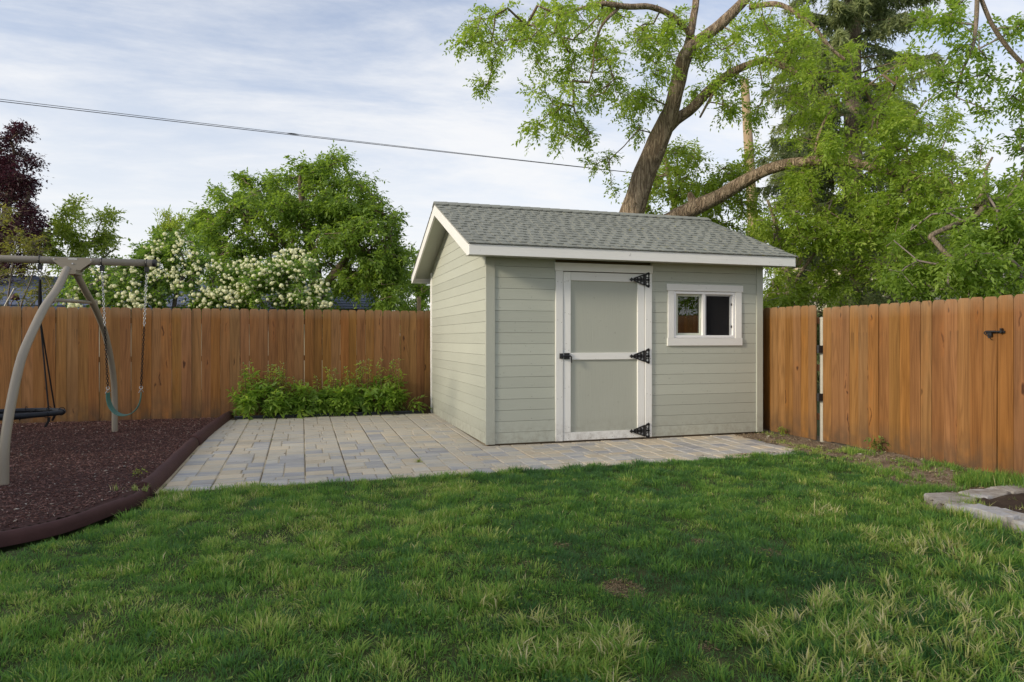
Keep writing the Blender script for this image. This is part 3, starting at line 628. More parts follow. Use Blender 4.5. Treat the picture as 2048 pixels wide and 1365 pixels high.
ms = t.nodes.new('ShaderNodeMixShader'); t.links.new(fz.outputs[0], ms.inputs[0]); t.links.new(tr.outputs[0], ms.inputs[1]); t.links.new(gl.outputs[0], ms.inputs[2]); t.links.new(ms.outputs[0], g.out.inputs[0])
MB().box(sx0+q-.003, sx1-q*.8+.003, YF+.046, YF+.050, sz0+q*.8-.003, sz1-q*.8+.003).build('pane', g.m, win)
scm = NB('insect_screen', .8, .2); scm.color((.02, .02, .022)); t = scm.t; tr = t.nodes.new('ShaderNodeBsdfTransparent'); ms = t.nodes.new('ShaderNodeMixShader'); ms.inputs[0].default_value = .55
t.links.new(tr.outputs[0], ms.inputs[1]); t.links.new(scm.b.outputs[0], ms.inputs[2]); t.links.new(ms.outputs[0], scm.out.inputs[0])
MB().box(XM+.05, WX1-fr-.03, YF+.024, YF+.026, WZ0+fr, WZ1-fr-.02).build('insect_screen', scm.m, win)
m = MB(); m.box(XM+.02, XM+.05, YF+.015, YF+.032, WZ0+fr, WZ1-fr); m.box(WX1-fr-.03, WX1-fr-.002, YF+.015, YF+.032, WZ0+fr, WZ1-fr); m.box(XM+.05, WX1-fr-.03, YF+.015, YF+.032, WZ1-fr-.02, WZ1-fr); m.build('screen_frame', M_plain('screen_frame_vinyl', (.5, .51, .52), .5, .05), win)
for z in (1.46, 1.76): MB().box(WX1-fr-.016, WX1-fr-.003, YF+.004, YF+.015, z, z+.03).build('screen_clip', m_blackm, win)
# ---- roof
m = MB(); th = .045; k = th*math.sqrt(1+SL*SL)
m.prism([(YE, ZE-.012), (YR, ZR-.012), (YE2, ZE-.012), (YE2, ZE-.012-k), (YR, ZR-.012-k), (YE, ZE-.012-k)], 'x', EX0, EX1)
roof = m.build('roof', m_side_y, shed)
MB().box(EX0+.001, EX1-.001, YE+.004, YF-.001, 2.30, 2.312).build('soffit', m_side_x, roof)
MB().cbox(EX0-.028, EX1, YE-.024, YE-.001, 2.282, 2.408, .003, '-y').build('fascia', m_tr_x, roof)
MB().cbox(EX0, EX1, YE2+.001, YE2+.024, 2.282, 2.408, .003, 'z').build('fascia', m_tr_x, roof)
def rake(sgn, x0, x1):
    ye = YE-.0 if sgn < 0 else YE2+.022; h = .150
    pts = [(ye, zroof(ye)-.028 if sgn < 0 else zroof(ye)-.028), (YR, ZR-.022), (YR, ZR-.022-h), (ye-sgn*.105, zroof(ye-sgn*.105)-.022-h), (ye-sgn*.105, 2.282), (ye, 2.282)]
    MB().prism(pts, 'x', x0, x1).build('rake_board', m_tr_y, roof)
rake(-1, EX0-.026, EX0-.001); rake(1, EX0-.026, EX0-.001); rake(-1, EX1+.001, EX1+.024); rake(1, EX1+.001, EX1+.024)
m = MB(); m.box(EX0-.03, EX1+.03, YE-.032, YE-.0, ZE-.018, ZE-.002)
m.build('drip_edge', m_drip, roof)
# shingles: courses with raised tabs
nv = np.array([0, -SL, 1.0]); nv /= np.linalg.norm(nv); up = np.array([0, 1.0, SL]); up /= np.linalg.norm(up)
SLEN = math.hypot(YR-YE+.035, (YR-YE+.035)*SL); org = np.array([0, YE-.035, ZE-.035*SL-.008]); NC = 16; ex = SLEN/NC
def slab(x0, x1, s0, s1, h0, h1, thick, side=1):
    def p(x, s, h):
        q = org + up*s + nv*h
        return (x, q[1] if side > 0 else 2*YR-q[1], q[2])
    m = MB(); V = [p(x0,s0,h0-thick), p(x1,s0,h0-thick), p(x1,s1,h1-thick), p(x0,s1,h1-thick), p(x0,s0,h0), p(x1,s0,h0), p(x1,s1,h1), p(x0,s1,h1)]
    Fs = [(0,3,2,1),(4,5,6,7),(0,1,5,4),(1,2,6,5),(2,3,7,6),(3,0,4,7)]
    if side < 0: Fs = [f[::-1] for f in Fs]
    return m.add(V, Fs)
back = MB(); TABS = []
for c in range(NC):
    s0, s1 = c*ex, (c+1)*ex+.02
    slab(EX0-.032, EX1+.032, s0, s1, .0125, .0065, .006).build('shingle_course', m_shingle, roof)
    r_ = slab(EX0-.032, EX1+.032, s0, s1, .0125, .0065, .008, -1); back.add(r_.v, r_.f)
    x = EX0-.032+random.uniform(0, .12)
    while x < EX1:
        wd = random.choice([.06, .08, .10, .12, .08]); x1 = min(x+wd, EX1+.031)
        if x1-x > .03: TABS.append((x, x1, s0))
        x += wd+random.choice([.05, .065, .08, .10])
TABS.sort(key=lambda t: t[2]*1.3+.25*t[0]); trest = MB()
for i, (x, x1, s0) in enumerate(TABS):
    m = slab(x, x1, s0-.003, s0+ex+.01, .0200, .0125, .010)
    if i < 275: m.build('shingle', m_shingle, roof, origin=(x, org[1]+up[1]*s0, org[2]+up[2]*s0))
    else: trest.add(m.v, m.f)
tag(trest.build('upper_shingles', m_shingle, roof), kind='stuff')
tag(back.build('rear_shingles', m_shingle, roof), kind='stuff')
x = EX0-.035; 
while x < EX1+.02:
    m = MB(); x1 = min(x+.2, EX1+.035); hz_ = .012
    m.prism([(YR-.13, ZR-.13*SL+hz_), (YR, ZR+hz_+.006), (YR+.13, ZR-.13*SL+hz_), (YR+.13, ZR-.13*SL+hz_+.012), (YR, ZR+hz_+.02), (YR-.13, ZR-.13*SL+hz_+.012)], 'x', x, x1)
    m.v = [(p[0], p[1], p[2]+(.006 if p[0] > x+.01 else 0)) for p in m.v]
    m.build('ridge_shingle', m_shingle, roof, origin=(x, YR, ZR)); x += .16

# nail heads of siding and trim, and crumbs on the pavers
nm = MB()
def nail(x, z, y): nm.add([(x+.0042*math.cos(t), y, z+.0042*math.sin(t)) for t in (0, 1.05, 2.09, 3.14, 4.19, 5.24)], [(5,4,3,2,1,0)])
for i in range(17):
    for x in list(np.arange(XL+.16, 3.0, .406))+list(np.arange(4.42, XR-.1, .406)):
        z = Z0+P_*i+.032+random.uniform(-.006, .006)
        if z < 2.25 and not (4.55 < x < 5.78 and 1.19 < z < 2.06): nail(x+random.uniform(-.012, .012), z, YF-.0098)
for x, z0, z1, y in ((3.05, .1, 2.1, YF-.0266), (3.1, .1, 2.1, YF-.0266), (4.29, .1, 2.1, YF-.0266), (4.34, .1, 2.1, YF-.0266), (3.15, .2, 2.05, YF-.0186), (3.2, .2, 2.05, YF-.0186)):
    for z in np.arange(z0, z1, .48): nail(x, z+random.uniform(-.03, .03), y)
for x in np.arange(3.2, 4.25, .3):
    for z in (.06, .105): nail(x, z, YF-.0186)
tag(nm.build('nail_heads', M_plain('painted_nail_head', (.16, .155, .125), .6, .2), shed), kind='stuff')
N = 420; x = rng.uniform(-1.1, 5.6, N); y = 6.5+rng.random(N)*4.8; k = ~((x > 2.0) & (y > 7.85)); x, y = x[k], y[k]; N = len(x)
s_ = (rng.uniform(.003, .008, N)*(1+1.6*(rng.random(N) > .93)))[:, None]; C = np.stack([x, y, np.vectorize(pz)(y)+.004], 1); A, Bv = rdir(N), rdir(N); A[:, 2] *= .2; Bv[:, 2] *= .3; U = np.cross(A, Bv)
V = np.stack([C+A*s_*1.2, C-A*s_*1.2, C+Bv*s_*.8, C+U*s_*.5], 1).reshape(-1, 3); q = np.arange(N)*4
tri = np.concatenate([np.stack([q+a, q+c, q+d], 1) for a, c, d in ((0,1,2),(0,3,1),(1,3,2),(2,3,0))])
tag(link('paver_litter', mesh_np('paver_litter', V, [tri], bb.m, {'tint': np.repeat(rng.random(N)*.5, 4)})), 'dark crumbs and leaf bits lying on the pavers', 'litter', kind='stuff')

# ================================================================== SWING SET
BY, BZ, BX = 8.71, 2.18, -1.604
sw = thing('swing_set', 'taupe steel A-frame swing set with curved tube legs on the mulch', 'swing set', (-2.43, BY, .06))
m = MB(); m.tube([(-5.6, BY, BZ), (-3.5, BY, BZ), (BX-.03, BY, BZ)], .040, 20); m.build('top_beam', m_taupe, sw, smooth=True)
m = MB(); m.tube([(BX-.032, BY, BZ), (BX, BY, BZ), (BX+.006, BY, BZ)], [.0425, .0425, .034], 20); m.build('end_cap', m_blackm, sw)
LX = -2.43
fl = [(134,538.5),(114,578.5),(89,615),(66,661.5),(46,707.7),(34,751),(23,803),(15,849),(9,900),(8,960)]
rl = [(151,544.6),(172,584.6),(191,618.5),(209,664.6),(220,710.8),(227,757),(229.5,803),(229.5,850)]
FL = [onX(px, py, LX) for px, py in fl]; RL = [onX(px, py, LX) for px, py in rl]
FL.append(FL[-1] + np.array([0, 0, -.16])); RL.append(RL[-1] + np.array([0, 0, -.16]))
for P in (FL, RL):
    Q = crom(P, 5); m = MB(); m.tube(Q, .038, 16); m.build('leg', m_taupe, sw, smooth=True)
for sgn, yo in ((-1, -.046), (1, .046)):
    pts = [(LX-.215, BZ+.012), (LX-.20, BZ+.03), (LX+.20, BZ+.03), (LX+.215, BZ+.012), (LX+.075, BZ-.105), (LX-.075, BZ-.105)]
    m = MB(); m.prism(pts, 'y', BY+yo-.003, BY+yo+.003)
    m.box(LX-.075, LX+.075, BY+min(yo, yo+sgn*.05), BY+max(yo, yo+sgn*.05), BZ-.111, BZ-.105)
    o = m.build('bracket', m_taupe, sw)
    for bx, bz in ((LX-.18, BZ+.012), (LX+.18, BZ+.012), (LX, BZ-.035), (LX-.03, BZ-.092)):
        q = MB(); q.tube([(bx, BY+yo+sgn*.002, bz), (bx, BY+yo+sgn*.010, bz)], .008, 6); q.build('bolt', m_galv, o)
    if sgn < 0: MB().box(LX-.045, LX+.045, BY+yo-.0055, BY+yo-.0035, BZ+.008, BZ+.026).build('maker_label', m_tag, o)
m = MB()
m.prism([(LX-.05, 0), (LX+.05, 0), (LX+.05, .05), (LX-.05, .05)], 'y', BY-.12, BY+.12); m.v = [(x, y, BZ-.155+z-.0*abs(y-BY)) for x, y, z in m.v]; m.build('saddle_plate', m_taupe, sw)
a, c = onX(105, 600, LX), onX(190, 606, LX); m = MB(); m.tube([a+(0,.03,0), (a+c)/2, c-(0,.02,0)], .020, 12); m.build('cross_brace', m_taupe, sw, smooth=True)
for p in (a, c): q = MB(); q.box(p[0]-.025, p[0]+.025, p[1]-.03, p[1]+.03, p[2]-.032, p[2]+.032); q.build('brace_clamp', m_taupe, sw)
def hanger(m, x, z=BZ):
    m.torus((x, BY, z), .045, .007, (1,0,0), 18, 6); m.cbox(x-.022, x+.022, BY-.016, BY+.016, z-.105, z-.045, .004, '-y'); m.torus((x, BY, z-.112), .014, .005, (0,1,0), 10, 5)
def chain(p, q, link_len=.034, r=.0035, wid=.011):
    p, q = np.array(p), np.array(q); L = np.linalg.norm(q-p); n = max(2, int(L/(link_len*.78))); d = (q-p)/L; u = np.cross(d, (0, 1, 0)); u /= np.linalg.norm(u); v = np.cross(d, u); m = MB()
    for i in range(n):
        c = p+d*L*(i+.5)/n; s = u if i % 2 else v; pts = []
        for t in np.linspace(0, 2*math.pi, 10, endpoint=False): pts.append(c+d*math.sin(t)*link_len*.5+s*math.cos(t)*wid)
        pts.append(pts[0]); m.tube(pts, r, 4, cap=False)
    return m
# belt swing
hx0, hx1 = -2.152, -1.70
bs = thing('belt_swing', 'green rubber belt swing hanging on two chains from the beam end', 'swing', (-1.925, BY, .45))
sx0, sx1, szt = -2.095, -1.758, .735
for hx, sx_ in ((hx0, sx0), (hx1, sx1)):
    m = MB(); hanger(m, hx); m.build('hanger', m_blackm, bs)
    mid = (hx+(sx_-hx)*.46, BY, BZ-.12-(BZ-.12-szt)*.46)
    chain((hx, BY, BZ-.12), mid).build('chain', m_galv, bs, smooth=True)
    chain(mid, (sx_, BY, szt+.03), .034, .0042, .0105).build('coated_chain', m_rope, bs, smooth=True)
    m = MB(); m.torus((sx_, BY, szt+.015), .016, .004, (0, 1, 0), 12, 5); m.tube([(sx_, BY, szt), (sx_-.014, BY-.05, szt-.04)], .004, 5); m.tube([(sx_, BY, szt), (sx_+.014, BY+.05, szt-.04)], .004, 5); m.build('triangle_hook', m_galv, bs)
sec = []
for t in np.linspace(0, 1, 25):
    an = math.pi*t; x = (sx0+sx1)/2 - (sx1-sx0)/2*math.cos(an)*(1+.0*t); z = szt-.035-.262*math.sin(an)**.85; wdt = .045+.035*math.sin(an)**.8
    tw = .30*(.5-t)   # the belt hangs slightly twisted
    sec.append((x, z, wdt, tw, an))
m = MB(); V = []
for x, z, wdt, tw, an in sec:
    nx, nz = math.cos(an), math.sin(an)
    for s, h in ((-1, -.004), (1, -.004), (1, .004), (-1, .004)):
        yy, xx = s*wdt*math.cos(tw), s*wdt*math.sin(tw); V.append((x+xx+nx*h, BY+yy, z+nz*h*1.0+.0))
Fs = [(i*4+k, i*4+(k+1) % 4, (i+1)*4+(k+1) % 4, (i+1)*4+k) for i in range(24) for k in range(4)] + [(3,2,1,0), (96,97,98,99)]
m.add(V, Fs); m.build('belt_seat', m_belt, bs, smooth=False, bevel=.002)
# round web swing
wc = np.array([-3.06, BY+.02, .49]); wr = .50
ws = thing('web_swing', 'round black web swing hanging on ropes at the left end', 'swing', wc)
m = MB(); m.torus(wc, wr, .028, (0, 0.03, 1), 48, 12); m.build('ring', m_navy, ws, smooth=True)
m = MB()
for k in range(14):
    t = math.pi*2*k/14; m.tube([wc+(.08*math.cos(t), .08*math.sin(t), -.05), wc+(.3*math.cos(t), .3*math.sin(t), -.035), wc+(wr*math.cos(t), wr*math.sin(t), -.0)], .006, 5)
for r_, dz in ((.08, -.05), (.17, -.045), (.26, -.04), (.35, -.028), (.43, -.014)): m.torus(wc+(0, 0, dz), r_, .006, (0, 0, 1), 28, 5)
m.build('web', m_rope, ws)
for k in range(24):
    t = math.pi*2*k/24; q = MB(); q.torus(wc+(wr*math.cos(t), wr*math.sin(t), 0), .032, .004, (-math.sin(t), math.cos(t), 0), 12, 4)
    if k % 2 == 0: q.build('ring_tie', m_rope, ws)
for hx in (-2.757, -3.40):
    m = MB(); hanger(m, hx); o = m.build('hanger', m_blackm, ws)
    q = MB(); q.torus((hx, BY, BZ-.145), .03, .006, (0, 1, .3), 14, 6, .55); q.torus((hx, BY, BZ-.19), .024, .005, (1, .2, 0), 12, 6, .6); q.build('carabiner', m_galv, ws)
    s = 1 if hx > wc[0] else -1; top = np.array([hx, BY, BZ-.22])
    mid = top+(0, 0, -.42); q = MB(); q.tube([top, (top+mid)/2, mid], [.012, .021, .016], 8); q.build('rope_sleeve', m_rope, ws)
    for sy in (-1, 1):
        an = R(26) if sy < 0 else R(50); e = wc+(s*wr*math.cos(an), sy*wr*math.sin(an), .02); q = MB(); q.tube([mid, (mid*.5+e*.5), e], .0085, 6); q.build('rope', m_rope, ws)
        q = MB(); q.tube([e+(0, 0, -.05), e+(0, sy*.01, -.09), e+(s*-.03, sy*.02, -.15)], [.016, .014, .012], 6); q.build('rope_end', m_rope, ws)

# ================================================================== PLANT BUILDERS
def unit(v): return v/(np.linalg.norm(v, axis=-1, keepdims=True)+1e-9)
def kites(B, D, Wv, L, W, fold=.12, drop=.12):
    """leaf blades: base B, direction D, width direction Wv"""
    n = len(B); Nn = unit(np.cross(D, Wv)); L = L[:, None]; W = W[:, None]
    mid = B+D*L*.45; V = np.stack([B, mid+Wv*W*.5+Nn*W*fold, B+D*L-np.array([0, 0, 1])*L*drop, mid-Wv*W*.5+Nn*W*fold, mid-np.array([0, 0, 1])*L*.02], 1).reshape(-1, 3)
    q = np.arange(n)*5
    return V, np.concatenate([np.stack([q, q+1, q+4], 1), np.stack([q+1, q+2, q+4], 1), np.stack([q+2, q+3, q+4], 1), np.stack([q+3, q, q+4], 1)]), 5
def kites2(B, D, Wv, L, W, fold=.12, drop=.12):
    n = len(B); Nn = unit(np.cross(D, Wv)); L = L[:, None]; W = W[:, None]; mid = B+D*L*.42
    V = np.stack([B, mid+Wv*W*.5+Nn*W*fold, B+D*L-np.array([0, 0, 1])*L*drop, mid-Wv*W*.5-Nn*W*fold], 1).reshape(-1, 3); q = np.arange(n)*4
    return V, np.concatenate([np.stack([q, q+1, q+2], 1), np.stack([q, q+2, q+3], 1)]), 4
def sprays(P, O, K, M, rach, leaf, wid, droop, g, full=False):
    """compound leaves: K rachises at each point, M leaflets on each"""
    n = len(P)*K; P = np.repeat(P, K, 0); O = np.repeat(O, K, 0); ct = np.repeat(g.normal(0, .13, n//K), K)
    D = unit(O*.7+g.normal(size=(n, 3))*.75+np.array([0, 0, -droop])); Lr = rach*g.uniform(.65, 1.25, n); B0 = P+g.normal(size=(n, 3))*rach*.28
    up = unit(g.normal(size=(n, 3))*.35+np.array([0, 0, 1.0])); S = unit(np.cross(D, up)); Vs, Fs, Ts, off = [], [], [], 0
    for j in range(M):
        last = j == M-1; t = .22+.78*((j//2)/max(1, (M-1)//2)); sg = 0 if last else (1 if j % 2 else -1)
        b = B0+D*(Lr*t)[:, None]-np.array([0, 0, 1])*(Lr*t*t*.25)[:, None]
        d = unit(D*(.55 if not last else 1)+S*sg*.85+np.array([0, 0, -droop*.5])+g.normal(size=(n, 3))*.22); wv = unit(np.cross(d, up)+g.normal(size=(n, 3))*.25)
        l = leaf*g.uniform(.55, 1.35, n); V, F_, k = (kites if full else kites2)(b, d, wv, l, l*wid)
        Vs.append(V); Fs.append(F_+off); off += len(V); Ts.append(np.repeat(np.clip(.48+ct+g.normal(0, .17, n), 0, 1), k))
    return np.concatenate(Vs), np.concatenate(Fs), np.concatenate(Ts)
def ell(L, g, cs=.135, per=6):
    """leaf-clump positions from measured (px, py, rx, ry, count, near, far) ellipses"""
    P, O = [], []
    for cx, cy, rx, ry, n, d0, d1 in L:
        n = int(n*1.12); ns = max(1, round(n/per)); a = g.uniform(0, 2*math.pi, ns); r = np.sqrt(g.random(ns)); ctr = onD(cx, cy, (d0+d1)/2); dz = g.uniform(d0, d1, ns); k = 0
        for i in range(ns):
            for _ in range(max(1, round(n/ns))):
                q = onD(cx+rx*(r[i]*math.cos(a[i])+g.normal(0, cs)), cy+ry*(r[i]*math.sin(a[i])+g.normal(0, cs)), dz[i]+g.normal(0, .12)*(d1-d0)); P.append(q); O.append(q-ctr)
    P = np.array(P); return P, unit(np.array(O)+np.array([0, 0, .25]))
def grow(limbs, T, seg=.45, tip=.006, ex=.42, sag=.1, g=rng):
    """limbs: list of (pts, radii) already swept; connect every target to the nearest wood. returns edges (p, q, rp, rq)"""
    N = [np.array(p) for pts, _ in limbs for p in pts]; par = [-1]*len(N); cnt = [0]*len(N); nfix = len(N); A = np.array(N)
    d0 = np.array([np.min(np.linalg.norm(A-t, axis=1)) for t in T])
    for ti in np.argsort(d0):
        t = T[ti]; A = np.array(N); dd = np.linalg.norm(A-t, axis=1); i = int(np.argmin(dd)); L = dd[i]
        if L < .04: continue
        k = max(1, int(round(L/seg))); p0 = N[i]; pr = i; perp = g.normal(size=3)*.12*L+np.array([0, 0, sag*L])
        for s in range(1, k+1):
            f = s/k; q = p0+(t-p0)*f+perp*f*(1-f)*1.6+(g.normal(size=3)*.04*seg if s < k else 0); N.append(q); par.append(pr); cnt.append(0); pr = len(N)-1
        while pr >= 0: cnt[pr] += 1; pr = par[pr]
    E = [(N[par[i]], N[i], par[i], i) for i in range(nfix, len(N))]
    rad = lambda i: tip*max(1, cnt[i])**ex
    return [(p, q, min(rad(a), 1.35*rad(b_)), rad(b_)) for p, q, a, b_ in E]
def twigs(E, sides=5):
    if not E: return np.zeros((0, 3)), np.zeros((0, 4), int)
    P = np.array([e[0] for e in E]); Q = np.array([e[1] for e in E]); ra = np.array([e[2] for e in E]); rb = np.array([e[3] for e in E]); D = unit(Q-P); Q = Q+D*rb[:, None]*.4
    ref = np.where(np.abs(D[:, 2:3]) > .9, np.array([[1., 0, 0]]), np.array([[0, 0, 1.]])); u = unit(np.cross(D, ref)); v = np.cross(D, u); V = []
    for k in range(sides):
        a = 2*math.pi*k/sides; V.append(P+ra[:, None]*(math.cos(a)*u+math.sin(a)*v))
    for k in range(sides):
        a = 2*math.pi*k/sides; V.append(Q+rb[:, None]*(math.cos(a)*u+math.sin(a)*v))
    V = np.stack(V, 1).reshape(-1, 3); q = np.arange(len(E))*2*sides
    return V, np.concatenate([np.stack([q+k, q+(k+1) % sides, q+sides+(k+1) % sides, q+sides+k], 1) for k in range(sides)])
def sweep(pts, rad, sides=16, k=7, rough=.06, g=rng, knots=0):
    P = crom(pts, k); rr = np.interp(np.linspace(0, len(rad)-1, len(P)), range(len(rad)), rad); m = MB(); m.tube(P, rr, sides)
    V = np.array(m.v)
    for i in range(len(P)):
        for j in range(sides):
            w_ = V[i*sides+j]; n = mnoise.noise(Vector(w_*1.9)); n2 = mnoise.noise(Vector((w_[0]*7, w_[1]*7, w_[2]*2.2))); V[i*sides+j] = w_+(w_-P[i])*(rough*1.6*n+rough*1.3*n2)
    m.v = [tuple(p) for p in V]; return m, P, rr
def tree(name, label, cat, base, limbs, ells, leafm, woodm, spray, group=None, seed=1, seg=.45, tip=.006, ex=.42, sides=16, rough=.06, twigm=None, main='trunk', sag=.1, full=False, clump=(.135, 6)):
    """limbs: [(name, [(px,py,d,radius px)...])]"""
    g = np.random.default_rng(seed); root = thing(name, label, cat, base, group); LM = []
    for nm, pts in limbs:
        P = [onD(a, c, d) if not isinstance(a, str) else np.array(c) for a, c, d, _ in pts]; r = [q*d/F if not isinstance(a, str) else q for a, _, d, q in pts]
        m, PP, rr = sweep(P, r, sides if max(r) > .06 else 8, 6, rough); m.build(nm, woodm, root, smooth=True); LM.append((PP, rr))
    T, O = ell(ells, g, *clump) if isinstance(ells, list) else ells; E = grow(LM, T, seg, tip, ex, sag, g)
    V, F_ = twigs(E); me = mesh_np('branches', V-wloc(root), [F_], twigm or woodm, smooth=True); tag(link('branches', me, root, wloc(root)), kind='stuff')
    V, F_, Tn = sprays(T, O, *spray, g, full); link('crown', mesh_np('crown', V-wloc(root), [F_], leafm, {'tint': Tn}), root, wloc(root))
    return root, T, O

# ================================================================== TREES ON THE RIGHT
bz = onD(1222, 560, 15.2); base = (bz[0]-.15, bz[1], -.1)
tree('leaning_tree', 'big furrowed-bark tree leaning right behind the shed with sparse spring leaves', 'tree', base,
  [('trunk', [(1196,640,15.2,37.65),(1228,520,15.2,27.83),(1262,430,15.2,23.73),(1290,345,15.1,22.10),(1320,275,15.0,20.46),(1340,225,14.9,16.37),(1354,175,14.8,15.55),(1366,125,14.7,13.91),(1385,92,14.6,12.28),(1440,50,14.5,10.64),(1490,0,14.4,9.00),(1545,-60,14.3,7.37)]),
   ('limb', [(1330,262,15.0,13.09),(1352,240,15.0,11.46),(1385,216,14.9,10.64),(1425,175,14.7,9.82),(1470,142,14.6,8.18),(1525,122,14.5,6.55),(1560,130,14.4,5.73),(1600,152,14.3,4.91),(1640,190,14.2,3.68)]),
   ('limb', [(1366,125,14.7,10.64),(1378,85,14.8,9.00),(1386,40,14.9,7.37),(1392,0,15,6.55),(1392,-70,15.1,4.91)]),
   ('limb', [(1384,75,14.7,6.55),(1366,52,14.5,6.55),(1340,30,14.3,6.14),(1300,14,14.1,5.73),(1255,14,13.9,5.73),(1205,8,13.7,4.50),(1160,18,13.6,3.27),(1120,28,13.5,2.46),(1075,12,13.4,1.80)]),
   ('limb', [(1212,600,15.3,27.83),(1270,490,15.3,21.28),(1345,440,15.2,18.00),(1392,415,15.1,16.37),(1440,392,15.0,13.91),(1490,362,14.8,12.69),(1540,338,14.5,11.87),(1600,325,14.2,10.64),(1680,322,13.8,9.82),(1760,340,13.4,8.18),(1840,362,13.0,6.55),(1905,396,12.8,4.50)]),
   ('limb', [(1388,416,15.1,10.64),(1382,395,15.05,7.37),(1379,386,15.0,4.09)]),
   ('limb', [(1500,14,14.4,5.73),(1560,10,14.0,4.91),(1620,48,13.6,4.09),(1660,95,13.3,3.27),(1690,120,13.1,2.46)]),
   ('limb', [(1240,14,13.9,3.27),(1205,50,13.7,2.86),(1190,95,13.6,2.46),(1186,135,13.5,1.80),(1178,165,13.4,1.31)]),
   ('limb', [(1450,155,14.6,3.68),(1425,190,14.4,2.95),(1400,235,14.2,2.05)]),
   ('limb', [(1640,322,14.0,3.68),(1632,290,13.8,2.95),(1660,225,13.6,2.62),(1710,190,13.4,2.13),(1765,150,13.2,1.47)])],
  [(1000,45,70,45,30,13,15),(945,90,32,16,7,13,14),(1040,95,70,45,25,13,15),(985,175,38,14,7,13,14),(1120,60,90,55,60,13,15.5),(1140,150,85,55,45,13,15.5),(1110,205,55,40,18,13,15),(1085,270,28,26,8,13,14.5),(1180,265,70,40,20,13,15.5),(1205,310,40,22,8,13.5,15),(1225,372,8,8,2,14,14.5),
   (1240,60,70,55,45,13,15.5),(1260,150,70,60,40,13,15.5),(1290,225,45,40,16,14,16),(1330,70,50,60,30,13.5,16),(1400,150,40,60,20,13.5,16),(1440,70,45,60,25,13,16),(1440,200,45,50,14,13,16),(1500,180,40,60,18,13,16),(1520,60,60,60,32,12.5,15.5),(1590,90,60,80,38,12.5,15.5),
   (1560,230,60,50,14,13,15.5),(1640,190,60,60,26,12.5,15),(1640,270,70,50,30,12.5,15),(1720,240,80,60,40,12.5,15),(1600,370,60,30,16,13.5,15),(1680,390,80,50,42,12.5,14.5),(1770,400,80,60,50,12,14.2),(1820,330,70,45,35,12,14),(1730,470,90,40,40,12.5,14.5),(1860,420,60,50,40,12,13.6),(1930,330,60,50,34,11.5,13.5),(1660,120,50,50,18,12.5,15),(1760,200,60,40,22,12.5,15),(1810,280,70,60,40,12,14.5),(1640,460,70,40,44,12.5,14.5),(1800,480,80,60,50,12,14),(1720,550,90,40,40,12.5,14.5),(1640,330,60,50,30,12.5,14.5),(1860,230,60,50,22,12,14.5),(1640,60,50,50,18,12.5,15),(1840,150,50,50,14,12,14.5)],
  m_lf_walnut, m_bark, (7, 9, .25, .076, .5, .36), clump=(.15, 5), seed=3, twigm=m_twig, seg=.3, tip=.0046)
b2 = onD(2010, 600, 11.5)
tree('broadleaf_tree', 'low spreading green tree with dark crooked branches beyond the gate', 'tree', (b2[0]+.4, b2[1], -.1),
  [('trunk', [(2110,720,11.6,22),(2090,600,11.5,18),(2060,520,11.4,15),(2030,460,11.2,13),(2000,430,11,10),(1960,410,10.8,8)]),
   ('limb', [(1975,395,10.8,5),(1955,430,10.6,5.5),(1910,450,10.4,5.5),(1865,470,10.3,5.5),(1862,480,10.3,4)]),
   ('limb', [(1862,474,10.3,5),(1895,510,10.2,4),(1925,524,10.2,3.6),(1975,520,10.1,3),(2020,517,10.1,2.2)]),
   ('limb', [(1948,415,10.7,5),(1968,380,10.7,4),(1972,340,10.8,3),(1985,315,10.8,2)]),
   ('limb', [(2140,380,11.5,7),(2048,392,11.2,6),(1990,402,11,5.5),(1950,420,10.8,5)]),
   ('limb', [(2100,150,11.6,5),(2048,130,11.2,4),(1990,60,11.1,4),(1955,-20,11,4)]),
   ('limb', [(1955,-20,11,4.5),(1952,50,10.9,4),(1945,95,10.8,3.2),(1922,150,10.8,2.4),(1912,195,10.8,1.6)])],
  [(1900,40,70,50,20,10.5,12),(1985,60,70,60,26,10.5,12),(1940,140,70,50,16,10.5,12),(2020,170,50,70,20,10.5,12),(1990,260,60,40,10,10.5,12),(2030,330,50,60,22,10.2,12),(1985,420,60,60,26,10,12),(1900,500,70,50,50,9.8,11.5),(2000,540,60,50,40,9.8,11.5),(1940,440,60,40,30,10,12),(2030,400,40,50,26,10,12),(1960,540,90,50,46,9.8,11.8),(2030,480,40,90,26,10,12),(1850,555,80,40,36,10,11.8),(1800,500,60,60,24,10.2,12),(1990,590,70,20,30,9.8,11.5),(1950,470,70,50,40,10.5,12.5),(2020,430,40,60,30,10.5,12.5),(1880,540,60,40,30,10,12),(2000,500,50,40,30,10,12)],
  m_lf_right, m_bark2, (7, 7, .22, .08, .5, .4), seed=5, twigm=m_twig_grey, seg=.35, tip=.005)
b3 = onD(1350, 640, 18.5)
tree('leafy_tree', 'bright leafy young tree seen between the shed roof and the trunk', 'tree', (b3[0], b3[1], -.1),
  [('trunk', [(1362,680,18.5,12),(1358,520,18.5,8),(1352,430,18.4,6),(1340,370,18.3,5),(1330,310,18.2,3)]),
   ('limb', [(1356,470,18.4,5),(1420,420,18.3,4),(1450,350,18.2,3)])],
  [(1320,370,50,50,60,17,19.5),(1300,415,35,25,26,17,19),(1390,340,60,45,55,17,19.5),(1440,370,50,50,50,17,19.5),(1400,410,60,40,60,17,19.5),(1350,330,40,30,20,17,19),(1470,430,50,45,55,17,19.5),(1500,340,30,40,22,17.5,19)],
  m_lf_bright, m_bark2, (6, 7, .28, .105, .45, .45), seed=6, twigm=m_twig)
b4 = onD(1575, 650, 13.5)
